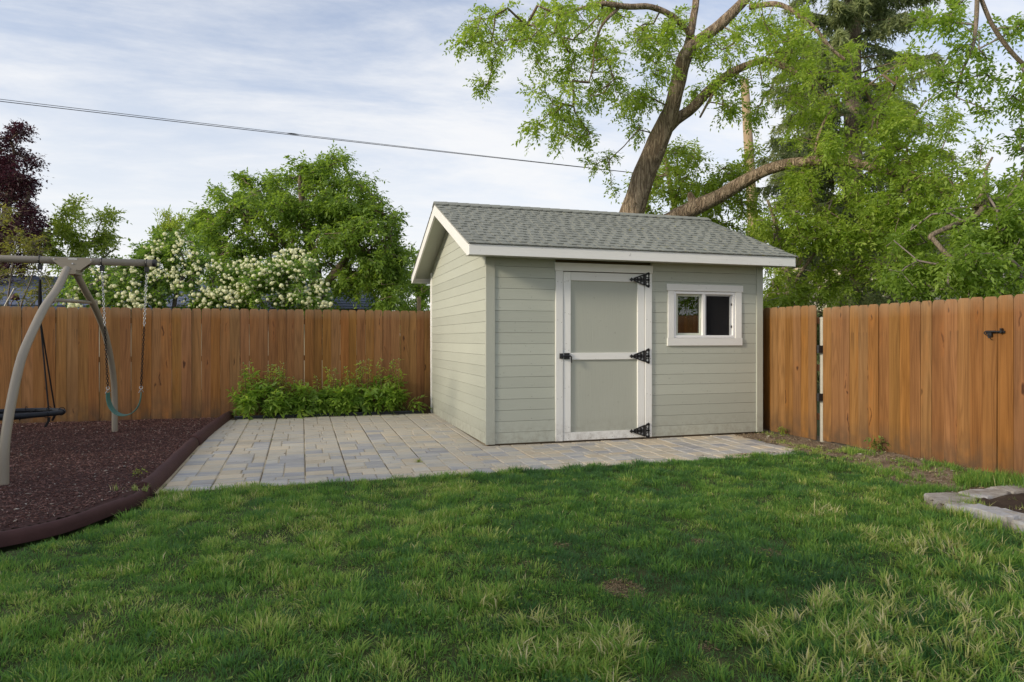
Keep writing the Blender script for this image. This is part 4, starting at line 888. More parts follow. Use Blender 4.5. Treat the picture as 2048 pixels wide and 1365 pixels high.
tree('leafy_tree', 'glossy bright green saplings crowding the fence just right of the shed', 'tree', (b4[0], b4[1], -.1),
  [('trunk', [(1585,720,13.5,9),(1580,600,13.5,7),(1570,520,13.4,5),(1552,450,13.3,3.5),(1535,400,13.2,2.5)]),
   ('limb', [(1578,580,13.5,4),(1620,520,13.4,3),(1650,480,13.3,2)])],
  [(1550,430,50,40,50,12.8,14.3),(1600,470,50,40,50,12.8,14.3),(1560,510,40,40,40,12.8,14.3),(1570,570,45,35,55,12.6,14.2),(1545,590,25,25,24,12.6,14),(1630,430,50,40,36,12.8,14.4),(1650,520,40,40,26,13,14.4),(1605,610,30,20,20,12.8,14)],
  m_lf_bright, m_bark2, (6, 7, .2, .075, .5, .5), seed=8, twigm=m_twig_grey, seg=.35)
# ---- tall spruce
def spruce(name, label, px, d, H, r0, seed, trunk_r=.28, n_wh=40, dens=1.0, z0=.6):
    g = np.random.default_rng(seed); c = onD(px, 640, d); base = np.array([c[0], c[1], -.1]); root = thing(name, label, 'tree', base)
    m, PP, rr = sweep([base, base+(.1, 0, H*.4), base+(0, 0, H*.75), base+(0, 0, H)], [trunk_r, trunk_r*.75, trunk_r*.4, .03], 12, 6, .05, g); m.build('trunk', m_bark2, root, smooth=True)
    E = []; VB, VD, VL, VW, TT = [], [], [], [], []
    for i in range(n_wh):
        z = z0+(H-z0-.2)*(i/n_wh)**1.05
        R_ = r0*(1-z/H)**.75*g.uniform(.8, 1.12)
        for k in range(int(g.integers(6, 9))):
            a = g.uniform(0, 2*math.pi); L = R_*g.uniform(.7, 1.15); pts = []
            for t in np.linspace(0, 1, 7): pts.append(base+np.array([math.cos(a)*L*t, math.sin(a)*L*t, z+.1+.18*L*(t-.55*t*t*2.2)+.12*L*max(0, t-.7)]))
            for q in range(6): E.append((pts[q], pts[q+1], .030*(1-q/7)*(L/2.5+.3), .030*(1-(q+1)/7)*(L/2.5+.3)))
            ns = int(30*L*dens)
            for _ in range(ns):
                t = g.uniform(.12, 1)**.8; i0 = min(5, int(t*6)); p = pts[i0]+(pts[i0+1]-pts[i0])*(t*6-i0); dr = unit(pts[i0+1]-pts[i0]); sd_ = np.cross(dr, (0, 0, 1))*g.choice([-1, 1])
                sl = g.uniform(.22, .55)*(1.1-.5*t)*(.6+.25*L); dv = unit(sd_*g.uniform(.2, 1)+dr*.45+np.array([0, 0, -g.uniform(.35, 1.5)])); nn = 7; tt = np.clip(g.normal(.4, .16)+.25*(t > .8), 0, 1)
                for j in range(nn):
                    f = j/nn; b_ = p+dv*sl*f-np.array([0, 0, 1])*sl*f*f*.35
                    for s in (-1, 1): VB.append(b_); VD.append(unit(dv*.9+sd_*.0+g.normal(size=3)*.55)); VL.append(g.uniform(.10, .19)); VW.append(g.uniform(.028, .05)); TT.append(np.clip(tt+g.normal(0, .1)+.12*f, 0, 1))
    B, D = np.array(VB), np.array(VD); L, W = np.array(VL), np.array(VW); Wv = unit(np.cross(D, g.normal(size=D.shape))); V = np.stack([B-Wv*W[:, None]*.5, B+Wv*W[:, None]*.5, B+D*L[:, None]], 1).reshape(-1, 3); q = np.arange(len(B))*3
    link('crown', mesh_np('crown', V-base, [np.stack([q, q+1, q+2], 1)], m_lf_spruce, {'tint': np.repeat(TT, 3)}), root, base)
    V, F_ = twigs(E, 4); link('branches', mesh_np('branches', V-base, [F_], m_twig), root, base); return root
spruce('spruce_tree', 'tall drooping dark spruce rising behind the right fence', 1700, 18.5, 22.0, 3.3, 21, .30, 44, 1.2)
b5 = onD(1500, 470, 25)
pl = thing('utility_pole', 'bare weathered wooden pole between the leaning tree and the spruce', 'pole', (b5[0]+.1, b5[1], -.1))
m = MB(); m.tube([onD(1514, 740, 25), onD(1508, 500, 25), onD(1499, 320, 25), onD(1489, 160, 25)], [.20, .19, .175, .15], 14); m.build('shaft', m_pole, pl, smooth=True)
m = MB(); q = onD(1500, 366, 25); m.tube([q+(-.25, -.05, 0), q+(.05, -.05, 0)], .03, 6); m.tube([q+(-.25, -.05, -.02), q+(-.25, -.05, .12)], .04, 8); m.build('cable_bracket', m_galv, pl)

# ================================================================== TREES AND SHRUBS ON THE LEFT
b6 = onD(612, 620, 18)
tree('broadleaf_tree', 'big rounded green tree behind the snowball bushes', 'tree', (b6[0], b6[1], -.1),
  [('trunk', [(640,720,18,20),(636,620,18,15),(630,540,18,12),(618,480,18,10),(606,420,17.9,7),(600,360,17.8,4)]),
   ('limb', [(634,590,18,9),(690,520,17.6,7),(730,460,17.4,5),(760,430,17.3,3)]),
   ('limb', [(630,550,18,8),(560,480,17.8,6),(500,430,17.6,4.5),(450,400,17.5,3)]),
   ('limb', [(618,490,18,7),(660,420,18.4,5),(690,380,18.5,3)])],
  [(625,345,45,28,45,17,19),(600,385,80,35,90,16.5,19.5),(690,405,70,40,80,16.5,19.5),(530,425,70,40,80,16.5,19.5),(455,395,30,18,16,17,18.5),(430,440,40,28,30,17,18.8),(490,370,28,16,14,17.2,18.6),(760,440,42,40,50,16.5,19),(620,450,110,50,130,16,19.5),(720,500,80,50,100,16,19.5),(560,500,120,50,120,16,19.5),(450,480,60,40,46,16.8,19),(780,510,26,50,34,16.8,18.6),(640,560,150,50,140,16.2,19.5),(760,580,60,40,60,16.2,19),(470,540,80,50,50,16.5,19),(745,465,50,50,70,16.5,18.6),(785,550,24,60,50,16.8,18.4),(700,420,70,46,60,16.6,19),(420,440,36,26,26,17,18.6),(540,370,50,26,30,17,19),(660,340,50,26,34,17,19)],
  m_lf_left, m_bark2, (8, 7, .25, .10, .46, .42), clump=(.165, 6), seed=9, twigm=m_twig, seg=.5, tip=.007)
b7 = onD(838, 620, 26)
tree('broadleaf_tree', 'distant dark green tree peeking out left of the shed gable', 'tree', (b7[0], b7[1], -.1),
  [('trunk', [(840,720,26,8),(838,620,26,6),(835,560,26,3)])],
  [(830,545,34,38,60,25,27.5),(820,590,30,36,60,25,27),(865,580,40,50,70,25,28)], m_lf_left, m_bark2, (6, 7, .3, .13, .5, .4), seed=10)
b8 = onD(345, 620, 25)
tree('poplar_tree', 'narrow upright yellow-green tree rising behind the snowball bush', 'tree', (b8[0], b8[1], -.1),
  [('trunk', [(345,720,25,8),(344,600,25,6),(342,500,25,4),(340,440,25,2)])],
  [(338,450,24,26,40,24.4,25.6),(345,490,36,34,60,24.2,25.8),(340,540,44,40,70,24.2,25.8),(385,470,22,26,20,24.4,25.6)], m_lf_wisp, m_bark2, (7, 5, .3, .13, .34, -.7), seed=12, sag=.3)
b9 = onD(150, 640, 21)
tree('broadleaf_tree', 'thin airy yellow-green tree beside the purple tree', 'tree', (b9[0], b9[1], -.1),
  [('trunk', [(130,720,21,8),(132,600,21,5),(138,540,21,3),(145,480,21,1.8),(130,430,21,1)]), ('limb', [(136,560,21,3),(175,500,20.8,1.6),(200,450,20.6,.9)]), ('limb', [(134,580,21,2.5),(190,530,20.6,1.5),(232,496,20.3,.8)])],
  [(125,430,36,24,26,20,22),(105,470,30,30,26,20,22),(155,465,36,30,26,20,22),(200,450,28,24,18,20,21.4),(190,490,36,22,22,20,21.6),(225,500,18,10,7,20,21),(130,510,50,24,30,20,22),(180,530,50,14,18,20,21.6)],
  m_lf_wisp, m_bark2, (7, 7, .3, .12, .42, .25), seed=13, twigm=m_twig_grey, tip=.004)
b10 = onD(20, 640, 19)
tree('purple_leaf_tree', 'dark purple-leaved tree at the left edge', 'tree', (b10[0], b10[1], -.1),
  [('trunk', [(0,720,19,16),(2,600,19,13),(8,500,19,10),(16,400,19,7),(26,320,19,4)]), ('limb', [(6,520,19,7),(40,440,18.8,5),(60,380,18.7,3)])],
  [(36,285,22,28,40,18.4,19.8),(0,300,26,40,50,18.2,20),(40,340,34,36,70,18.2,20),(70,330,14,10,8,18.5,19.2),(10,400,50,50,130,18,20.2),(48,420,26,40,50,18.2,19.8),(20,470,60,36,100,18,20.2),(60,500,34,24,36,18.2,19.6),(0,540,60,30,50,18,20),(70,470,20,30,14,18.2,19.6),(-50,380,50,120,120,18,20.5)],
  m_lf_purple, m_bark2, (7, 6, .24, .085, .5, .2), seed=14, twigm=m_twig)
b11 = onD(10, 640, 12.9)
tree('twiggy_shrub', 'half-bare twiggy shrub with sparse olive leaves at the left fence end', 'shrub', (b11[0], b11[1], -.05),
  [('stem', [(10,740,12.9,3),(14,620,12.9,2),(24,540,12.8,1.4),(34,470,12.7,.8)]), ('stem', [(-10,740,12.9,3),(-20,620,12.9,2),(-10,520,12.7,1.4),(0,430,12.6,.8)]), ('stem', [(20,740,12.9,3),(40,620,12.9,1.8),(62,560,12.8,1.2),(80,500,12.7,.7)]), ('stem', [(15,740,12.8,3),(50,630,12.6,1.6),(84,590,12.5,1),(110,570,12.5,.6)])],
  [(10,440,24,26,16,12.3,13.3),(40,480,34,30,28,12.3,13.3),(70,500,26,34,20,12.3,13.2),(20,530,46,30,30,12.3,13.3),(70,560,40,34,26,12.3,13.3),(20,590,46,20,20,12.3,13.3),(95,585,20,16,8,12.4,13)],
  m_lf_olive, m_twig_grey, (4, 5, .13, .055, .5, .2), seed=15, twigm=m_twig_grey, seg=.2, tip=.0026, ex=.32, sides=8)

# ---- neighbours' trees left of the yard: they stand beyond the picture edge and throw the yard's soft broken shade
def side_tree(label, x, y, H, rx, ry, zc, n, seed):
    g_ = np.random.default_rng(seed); T = []; ns = max(1, n//7)
    for _ in range(ns):
        v_ = g_.normal(size=3); v_ = v_/np.linalg.norm(v_)*g_.random()**.4; c_ = np.array([x+v_[0]*rx, y+v_[1]*ry, zc+v_[2]*(H-zc)])
        for _ in range(7): T.append(c_+g_.normal(size=3)*.32)
    T = np.array(T); T[:, 2] = np.maximum(T[:, 2], .5); O = unit(T-np.array([x, y, zc])+np.array([0, 0, .3]))
    tree('shade_tree', label, 'tree', (x, y, -.1), [('trunk', [('w', (x, y, -.15), 0, .2), ('w', (x+.1, y, zc*.6), 0, .15), ('w', (x, y+.1, zc), 0, .10), ('w', (x+.1, y, H*.85), 0, .04)])], (T, O), m_lf_left, m_bark2, (6, 7, .27, .115, .46, .4), seed=seed, seg=.5, tip=.007)
side_tree('rounded shade tree standing beside the near lawn beyond the play bed', -10.5, .2, 5.6, 2.0, 2.2, 3.2, 420, 61)
side_tree('rounded shade tree standing level with the swing set beyond the play bed', -10.8, 4.3, 5.4, 2.0, 2.2, 3.0, 420, 62)
side_tree('dense dark tree standing beyond the right fence outside the view', 10.2, 2.4, 6.5, 1.9, 2.4, 3.0, 420, 64)
side_tree('looser shade tree standing nearest the back fence corner', -11.2, 8.0, 6.0, 1.8, 1.9, 3.4, 300, 63)

# ---- snowball (viburnum) bushes
def flower_mesh(seed):
    g = np.random.default_rng(seed); n = 46; i = np.arange(n)+.5; ph = np.arccos(1-2*i/n); th = math.pi*(1+5**.5)*i; P = np.stack([np.cos(th)*np.sin(ph), np.sin(th)*np.sin(ph), np.cos(ph)], 1)*(1+g.normal(0, .06, (n, 1)))
    a = unit(np.cross(P, g.normal(size=P.shape))); c = np.cross(P, a); s = .21; V = np.stack([P+a*s+P*.02, P+c*s+P*.02, P-a*s-P*.05, P-c*s-P*.05], 1).reshape(-1, 3); q = np.arange(n)*4; q4 = np.stack([q, q+1, q+2, q+3], 1)
    core = MB(); core.torus((0, 0, 0), .001, .001); ico = []
    for la in (-60, -20, 20, 60):
        for lo in range(0, 360, 60): ico.append((.9*math.cos(R(la))*math.cos(R(lo)), .9*math.cos(R(la))*math.sin(R(lo)), .9*math.sin(R(la))))
    b0 = len(V); V = np.vstack([V, np.array(ico)]); qq = np.array([(b0+r*6+k, b0+r*6+(k+1) % 6, b0+(r+1)*6+(k+1) % 6, b0+(r+1)*6+k) for r in range(3) for k in range(6)])
    caps = np.array([[b0+5, b0+4, b0+1, b0+0], [b0+4, b0+3, b0+2, b0+1], [b0+18, b0+19, b0+22, b0+23], [b0+19, b0+20, b0+21, b0+22]])
    t = np.concatenate([np.repeat(np.clip(.62+g.normal(0, .2, n), 0, 1), 4), np.full(24, .3)])
    return mesh_np('flower_head', V, [np.vstack([q4, qq, caps])], m_petal, {'tint': t})
FLW = [flower_mesh(i) for i in range(5)]
def snowball(label, base, stems, ells, fl, seed):
    root, T, O = tree('snowball_bush', label, 'shrub', base, [('stem', s) for s in stems], ells, m_lf_vib, m_twig_grey, (6, 5, .13, .07, .62, .3), 'snowball bushes in flower behind the back fence', seed, .3, .005, .4, 8, .03, m_twig_grey)
    g = np.random.default_rng(seed+50); P = np.array([onD(cx_+rx_*q*math.cos(t), cy_+ry_*q*math.sin(t), g.uniform(d0-.15, d1+.25)) for cx_, cy_, rx_, ry_, n_, d0, d1 in fl for q, t in zip(np.sqrt(g.random(n_))*1.05, g.uniform(0, 6.28, n_))])
    for i, p in enumerate(P):
        o = link('flower_head', FLW[i % 5], root, p); s = g.uniform(.020, .040)*(1 if i % 9 else 1.25); o.scale = (s, s, s*g.uniform(.85, 1)); o.rotation_euler = tuple(g.uniform(0, 6.28, 3))
    extra_flowers(root, fl, 330, seed+90)
def extra_flowers(root, fl, n, seed):
    g = np.random.default_rng(seed); wts = np.array([f[4] for f in fl], float); VV, QQ, TT_, off_ = [], [], [], 0
    src = []
    for me in FLW:
        v = np.empty(len(me.vertices)*3, np.float32); me.vertices.foreach_get('co', v); t = np.empty(len(me.vertices), np.float32); me.attributes['tint'].data.foreach_get('value', t)
        src.append((v.reshape(-1, 3), np.array([tuple(p.vertices) for p in me.polygons]), t))
    for _ in range(n):
        cx, cy, rx, ry, _n, d0, d1 = fl[int(g.choice(len(fl), p=wts/wts.sum()))]; q, t = math.sqrt(g.random())*1.15, g.uniform(0, 6.28); p = onD(cx+rx*q*math.cos(t), cy+ry*q*math.sin(t), g.uniform(d0-.05, d1+.45)); s = g.uniform(.014, .030); v, f, tt = src[int(g.integers(0, 5))]
        VV.append(v*s+p); QQ.append(f+off_); TT_.append(tt); off_ += len(v)
    tag(link('small_flower_heads', mesh_np('small_flower_heads', np.concatenate(VV)-wloc(root), [np.concatenate(QQ)], m_petal, {'tint': np.concatenate(TT_)}), root, wloc(root)), kind='stuff')
b12 = onD(330, 640, 12.9)
snowball('wide snowball bush full of cream pompoms spilling over the fence by the swing', (b12[0], b12[1], -.05),
  [[(330,740,13,5),(320,620,13,4),(300,560,12.9,3),(250,540,12.7,2),(180,570,12.4,1.4)], [(340,740,13,5),(350,600,13,4),(370,540,13,3),(360,500,13,2)], [(335,740,13,5),(380,620,13,3),(430,580,12.9,2)]],
  [(170,590,54,22,40,12.1,13),(220,565,70,44,110,12.3,13.3),(290,560,70,54,130,12.3,13.4),(345,525,56,54,110,12.5,13.6),(330,500,40,30,36,12.6,13.6),(420,560,60,50,80,12.3,13.5),(300,600,120,16,50,12.2,13.2),(450,595,50,20,36,12.3,13.2),(310,515,22,16,12,12.6,13.2)],
  [(150,585,20,18,15,12.05,12.2),(147,610,22,8,12,11.92,12.0),(265,600,34,18,28,11.95,12.1),(215,565,60,40,40,12.1,12.5),(300,570,60,44,40,12.1,12.5),(345,515,50,38,42,12.3,12.7),(400,560,60,50,62,12.1,12.5),(335,480,30,16,9,12.5,12.8),(305,510,20,20,10,12.4,12.7),(440,595,44,20,36,12.05,12.3)], 31)
b13 = onD(570, 640, 12.7)
snowball('snowball bush with cream pompoms beside the shed end of the fence', (b13[0], b13[1], -.05),
  [[(560,740,12.8,5),(566,620,12.8,4),(580,550,12.7,3),(600,520,12.6,1.6)], [(555,740,12.8,5),(530,620,12.8,3),(500,570,12.7,1.8)], [(560,740,12.8,5),(600,620,12.8,3),(650,580,12.7,1.8)]],
  [(500,560,50,34,80,12.1,13.2),(550,570,60,40,100,12.1,13.2),(588,532,44,30,60,12.2,13.2),(560,600,80,16,36,12,13),(640,580,26,16,14,12.2,13),(630,600,30,12,10,12.2,12.8)],
  [(500,548,44,32,48,12.0,12.4),(480,585,40,26,36,12.0,12.3),(585,528,46,28,56,12.1,12.5),(550,575,60,34,52,12.0,12.4),(640,572,24,14,16,12.1,12.4),(605,598,60,16,24,11.98,12.2),(635,609,30,7,10,11.95,12.1)], 33)

# ---- neighbouring buildings, feeder, posts and lines
def M_lapblue():
    b = NB('slate_blue_shingles', .8, .2); p = b.n('ShaderNodeNewGeometry').outputs['Position']; b.color(b.mix(b.noise(p, 5, 5), (.085, .105, .17), (.16, .185, .26))); return b.m
m_blue = M_lapblue(); m_cream = M_plain('cream_siding', (.62, .56, .44), .7, .08, 2)
ga = onD(160, 600, 17.5); GX0, GX1, GY = ga[0]-4.5, ga[0]+7.6, ga[1]
gh = thing('neighbour_garage', 'low garage with slate blue shingled roof behind the snowball bushes', 'garage', (ga[0], GY+2, -.1))
MB().box(GX0+.3, GX1-.3, GY+.4, GY+4.6, -.1, 2.25).build('wall', m_cream, gh)
m = MB(); m.prism([(GY, 2.15), (GY+2.5, 3.08), (GY+5, 2.15), (GY+5, 2.02), (GY+2.5, 2.95), (GY, 2.02)], 'x', GX0, GX1); gro = m.build('roof', m_blue, gh)
gs = math.hypot(2.5, .93)
m0 = None
for c in range(11):
    s0, s1 = c/11, (c+1.06)/11; yy0, yy1 = GY-.02+2.5*s0, GY-.02+2.5*min(1, s1); z0_, z1_ = 2.15+.93*s0, 2.15+.93*min(1, s1)
    m = MB(); m.add([(GX0-.03, yy0, z0_+.008), (GX1+.03, yy0, z0_+.008), (GX1+.03, yy1, z1_+.004), (GX0-.03, yy1, z1_+.004), (GX0-.03, yy0, z0_+.026), (GX1+.03, yy0, z0_+.026), (GX1+.03, yy1, z1_+.012), (GX0-.03, yy1, z1_+.012)], [(0,3,2,1),(4,5,6,7),(0,1,5,4),(1,2,6,5),(2,3,7,6),(3,0,4,7)]); m.build('shingle_course', m_blue, gro)
m_plain_roof = M_plain('weathered_brown_roof', (.30, .25, .20), .9, .2, 6)
hb = onD(1960, 560, 22)
nh = thing('neighbour_house', 'cream house glimpsed through the leaves beyond the gate', 'house', (hb[0], hb[1]+3, -.1))
a, c = onD(1850, 600, 22), onD(2140, 600, 22); hx0, hx1, hy = a[0], c[0]+2, hb[1]
MB().box(hx0, hx1, hy, hy+7, -.1, 4.2).build('wall', m_cream, nh)
m = MB()
for i in range(20): m.add([(hx0-.0,hy-.022,-.1+.2*i),(hx1,hy-.022,-.1+.2*i),(hx1,hy-.006,.1+.2*i),(hx0,hy-.006,.1+.2*i)], [(0,1,2,3)])
m.build('siding', m_cream, nh)
m = MB(); m.prism([(hy-.4, 4.15), (hy+3.5, 5.6), (hy+7.4, 4.15), (hy+7.4, 4.0), (hy+3.5, 5.45), (hy-.4, 4.0)], 'x', hx0-.4, hx1+.4); m.build('roof', m_plain_roof, nh)
m = MB(); m.cbox(hx0+1.6, hx0+2.6, hy-.05, hy-.02, 1.2, 2.4, .01, '-y'); wf = m.build('window', m_vinyl, nh); m = MB(); m.box(hx0+1.68, hx0+2.52, hy-.056, hy-.051, 1.28, 2.32); m.build('pane', m_navy, wf)
# bird feeder on a leaning pole behind the fence
fp = onD(30, 600, 12.6); m_red = M_plain('dark_red_enamel', (.055, .013, .016), .5, .2)
bf_ = thing('bird_feeder', 'small dark red hooded feeder standing just behind the fence', 'feeder', (fp[0], fp[1], -.09))
m = MB(); m.tube([(fp[0], fp[1], -.09), (fp[0], fp[1], 1.78)], .012, 6); m.build('pole', m_blackm, bf_)
m = MB(); m.tube([(fp[0], fp[1], fp[2]+q) for q in (.12, .115, .07, .03, .0)], [.004, .02, .055, .075, .078], 12); m.build('hood', m_red, bf_, smooth=True)
m = MB(); m.tube([(fp[0]+.07*math.cos(t), fp[1], fp[2]-.12+.12*math.sin(t)) for t in np.linspace(0, math.pi, 9)], .009, 6); m.tube([(fp[0], fp[1], fp[2]-.16), (fp[0], fp[1], fp[2]-.14)], .08, 10); m.build('tray', m_red, bf_)
a, c = onD(12, 608, 12.5), onD(29, 577, 12.5); a = a-(c-a)*3.0
m = MB(); m.tube([a, (a+c)/2, c], .013, 8); tag(m.build('metal_pole', m_galv_post, origin=a), 'thin grey metal pole leaning by the red feeder', 'pole')
a = onD(838, 622, 22); m = MB(); m.cbox(a[0]-.05, a[0]+.05, a[1]-.05, a[1]+.05, -.1, onD(838, 594, 22)[2], .005); tag(m.build('wooden_post', m_pole, origin=(a[0], a[1], -.1)), 'pale wooden post standing far off left of the shed', 'post')
A0, B0 = onD(0, 203, 16.3), onD(1260, 350, 23.6)
for i, (dz, lb) in enumerate(((0, 'lower of the two parallel overhead cables crossing the sky'), (.05, 'upper of the two parallel overhead cables crossing the sky'))):
    dv = B0-A0; pts = []
    for t in np.linspace(-1.1, 1.135, 40): pts.append(A0+dv*t+np.array([0, 0, dz*(1.25-t)*.8-.55*(1-((t-.0)/1.12)**2)*.18+(.55*.18)]))
    m = MB(); m.tube(pts, .009 if i == 0 else .007, 6); o = tag(m.build('overhead_cable', m_blackm, smooth=True, origin=pts[0]), lb, 'cable', 'overhead cables')
    if i == 1:
        p = onD(480, 262, 19.0); q = MB(); t = .375; pp = A0+dv*t+np.array([0, 0, dz*(1.25-t)*.8+.09*(t/1.12)**2]); u_ = unit(dv); q.tube([pp-u_*.16, pp-u_*.05, pp+u_*.05, pp+u_*.16], [.009, .02, .02, .009], 8); q.build('splice', m_blackm, o)
# far wood closing the view below the crowns
g = np.random.default_rng(77); n = 1200; a = g.uniform(-75, 75, n); dd = g.uniform(46, 60, n); P = np.stack([dd*np.sin(np.radians(a)+PSI), dd*np.cos(np.radians(a)+PSI), g.uniform(0, 1, n)**.8*(3.0+1.2*np.sin(a*.35)+.8*np.sin(a*1.1))], 1)
V, F_, Tn = sprays(P, unit(g.normal(size=P.shape)), 4, 5, .9, .6, .6, .2, g)
tag(link('distant_treeline', mesh_np('distant_treeline', V, [F_], m_lf_left, {'tint': Tn})), 'far-off band of trees behind the neighbouring plots', 'treeline', kind='stuff')

# ================================================================== PLANTS IN THE YARD
def peony(label, x, y, z, rad, h, seed, n_st=34, shoots=12):
    g = np.random.default_rng(seed); root = thing('peony_plant', label, 'plant', (x, y, z), 'peonies along the back fence'); E = []; P, O = [], []
    for i in range(n_st):
        a = g.uniform(0, 2*math.pi); r = rad*math.sqrt(g.random()); hh = h*g.uniform(.45, 1.0)*(1-.35*(r/rad)**2); tip = np.array([x+r*math.cos(a), y+.62*r*math.sin(a), z+hh]); b0 = np.array([x+.35*r*math.cos(a), y+.2*r*math.sin(a), z]); mid = (b0+tip)/2+np.array([0, 0, .08*h])
        E += [(b0, mid, .006, .005), (mid, tip, .005, .0035)]
        for f in np.linspace(.46, 1, 4): 
            q = b0+(mid-b0)*f*2 if f < .5 else mid+(tip-mid)*(f-.5)*2; P.append(q); O.append(unit(np.array([math.cos(a+g.normal(0, .8)), math.sin(a+g.normal(0, .8))*.8-.35, .35])))
    SP, SO, buds = [], [], []
    for i in range(shoots):
        px = x+g.uniform(-.85, .85)*rad; py = y+g.uniform(-.3, .3)*rad; t = np.array([px, py, z+h*g.uniform(1.0, 1.32)]); b0 = np.array([px+g.normal(0, .03), py, z+h*.5]); E.append((b0, t, .0045, .003)); buds.append(t)
        for f in (.55, .8, .97): SP.append(b0+(t-b0)*f); SO.append(unit(g.normal(size=3)*[1, 1, .3]+[0, 0, .4]))
    V, F_ = twigs(E, 5); link('stems', mesh_np('stems', V-wloc(root), [F_], m_stem_red), root, wloc(root))
    V, F_, T = sprays(np.array(P), np.array(O), 2, 9, .15, .108, .36, .3, g, True); V2, F2, T2 = sprays(np.array(SP), np.array(SO), 2, 3, .05, .06, .3, .0, g, True)
    link('foliage', mesh_np('foliage', np.vstack([V, V2])-wloc(root), [np.vstack([F_, F2+len(V)])], m_lf_peony, {'tint': np.concatenate([T, np.clip(T2+.25, 0, 1)])}), root, wloc(root))
    m = MB()
    for t in buds: m.tube([t-(0, 0, .008), t, t+(0, 0, .010), t+(0, 0, .016)], [.004, .010, .009, .002], 6)
    tag(m.build('buds', m_bud, root, smooth=True), kind='stuff')
for lb, px, dy, rad, h, s, ns, sh in (('lighter green loose peony plant nearest the swing set', 526, 0, .43, .66, 41, 30, 18), ('darker low peony plant second from the mulch bed', 605, .02, .32, .50, 42, 20, 8), ('dark dense peony plant in the middle right of the row', 688, .02, .36, .60, 43, 26, 12), ('dense peony plant nearest the shed with yellowish right side', 758, 0, .42, .70, 44, 32, 15)):
    p = onY(px, 820, 11.56); peony(lb, p[0], 11.56+dy, .05, rad, h, s, ns, sh)
def sprig(name, label, loc, h, n, leaf, seed, mat=m_lf_peony, lean=(0, 0), M=5, K=2):
    g = np.random.default_rng(seed); loc = np.array(loc, float); root = thing(name, label, 'plant', loc); P, O, E = [], [], []
    for i in range(n):
        a = g.uniform(0, 6.28); t = loc+np.array([lean[0]+math.cos(a)*h*.35, lean[1]+math.sin(a)*h*.25, h*g.uniform(.5, 1)]); E.append((loc, t, .004, .002))
        for f in (.6, 1.0): P.append(loc+(t-loc)*f); O.append(unit(np.array([math.cos(a), math.sin(a), .4])))
    V, F_ = twigs(E, 4); link('stems', mesh_np('stems', V-loc, [F_], m_stem_red), root, loc)
    V, F_, T = sprays(np.array(P), np.array(O), K, M, leaf*1.2, leaf, .36, .25, g, True); link('leaves', mesh_np('leaves', V-loc, [F_], mat, {'tint': T}), root, loc); return root
sprig('peony_seedling', 'small pale drooping peony sprig between the plants and the shed corner', (*onY(826, 825, 11.5)[:2], .05), .30, 4, .12, 51)
sprig('weed', 'tiny grey-green weed under the first peony by the patio edging', (*onY(551, 836, 11.4)[:2], .05), .10, 4, .035, 52, m_lf_vib)
sprig('weed', 'pale sprig growing up the dark fence by the shed right corner', (6.16, 8.15, .03), .34, 3, .05, 53, m_lf_wisp)
sprig('weed', 'bushy weed clump at the foot of the gate below the pale board', (6.13, 6.05, .03), .19, 7, .045, 54, m_lf_vib)
sprig('weed', 'small weed at the fence foot left of the metal post', (6.12, 7.6, .03), .10, 4, .04, 55, m_lf_bright)
sprig('weed', 'small grassy weed growing out of the brown mulch', (*onZ(278, 948, .07)[:2], .06), .06, 4, .03, 56, m_lf_wisp, M=3)
sprig('weed', 'flat little weed growing in a paver joint', (*onZ(838, 925, 0)[:2], .0), .035, 5, .03, 57, m_lf_wisp, M=3)
# black plastic edging along the back of the pavers
m = MB(); m.tube([(-1.0, 11.43, .085), (.5, 11.425, .088), (1.4, 11.43, .088), (1.98, 11.43, .084)], .016, 8); m.prism([(11.424, .0), (11.434, .0), (11.434, .085), (11.424, .085)], 'x', -1.0, 1.98)
tag(m.build('garden_edging', m_blkplastic, smooth=False, origin=(-1, 11.43, 0)), 'thin black plastic edging strip behind the back row of pavers', 'edging')
# flagstones round the soil bed
def flag(label, poly, z, h, seed):
    h *= .72; poly = [(a+.06, b) for a, b in poly]
    r_ = random.Random(seed); c = np.mean(poly, 0); P = []
    for i in range(len(poly)):
        a, b_ = np.array(poly[i]), np.array(poly[(i+1) % len(poly)])
        for t in (0, .35, .7): P.append(a+(b_-a)*t+np.array([r_.uniform(-.012, .012), r_.uniform(-.012, .012)]))
    P = np.array(P); n = len(P); V = []; q = []
    for s, zz in ((1.0, z-.04), (1.03, z+h*.55), (.97, z+h*.92), (.86, z+h)):
        for p in P: w_ = c+(p-c)*s; V.append((w_[0], w_[1], zz+r_.uniform(-.006, .006)))
    Fs = [(k*n+i, k*n+(i+1) % n, (k+1)*n+(i+1) % n, (k+1)*n+i) for k in range(3) for i in range(n)]; V.append((c[0], c[1], z+h+r_.uniform(-.004, .008))); Fs += [(3*n+i, 3*n+(i+1) % n, 4*n) for i in range(n)]
    m = MB(); m.add(V, Fs); tag(m.build('flagstone', m_stone, smooth=False, origin=(c[0], c[1], z)), label, 'stone', 'flagstones edging the soil bed')
flag('pale corner flagstone at the lawn end of the soil bed', [(4.70,4.12),(4.86,4.36),(5.14,4.33),(5.10,4.12),(4.92,4.08)], -.015, .07, 1)
flag('grey flagstone in the back row next to the corner stone', [(5.17,4.13),(5.18,4.33),(5.56,4.35),(5.60,4.20),(5.42,4.11)], -.005, .06, 2)
flag('tan flagstone in the back row nearest the fence', [(5.61,4.17),(5.60,4.36),(6.1,4.40),(6.15,4.2)], -.005, .06, 3)
flag('small half-buried grey flagstone in front of the corner stone', [(4.70,3.92),(4.72,4.06),(4.90,4.05),(4.88,3.92)], -.01, .06, 4)
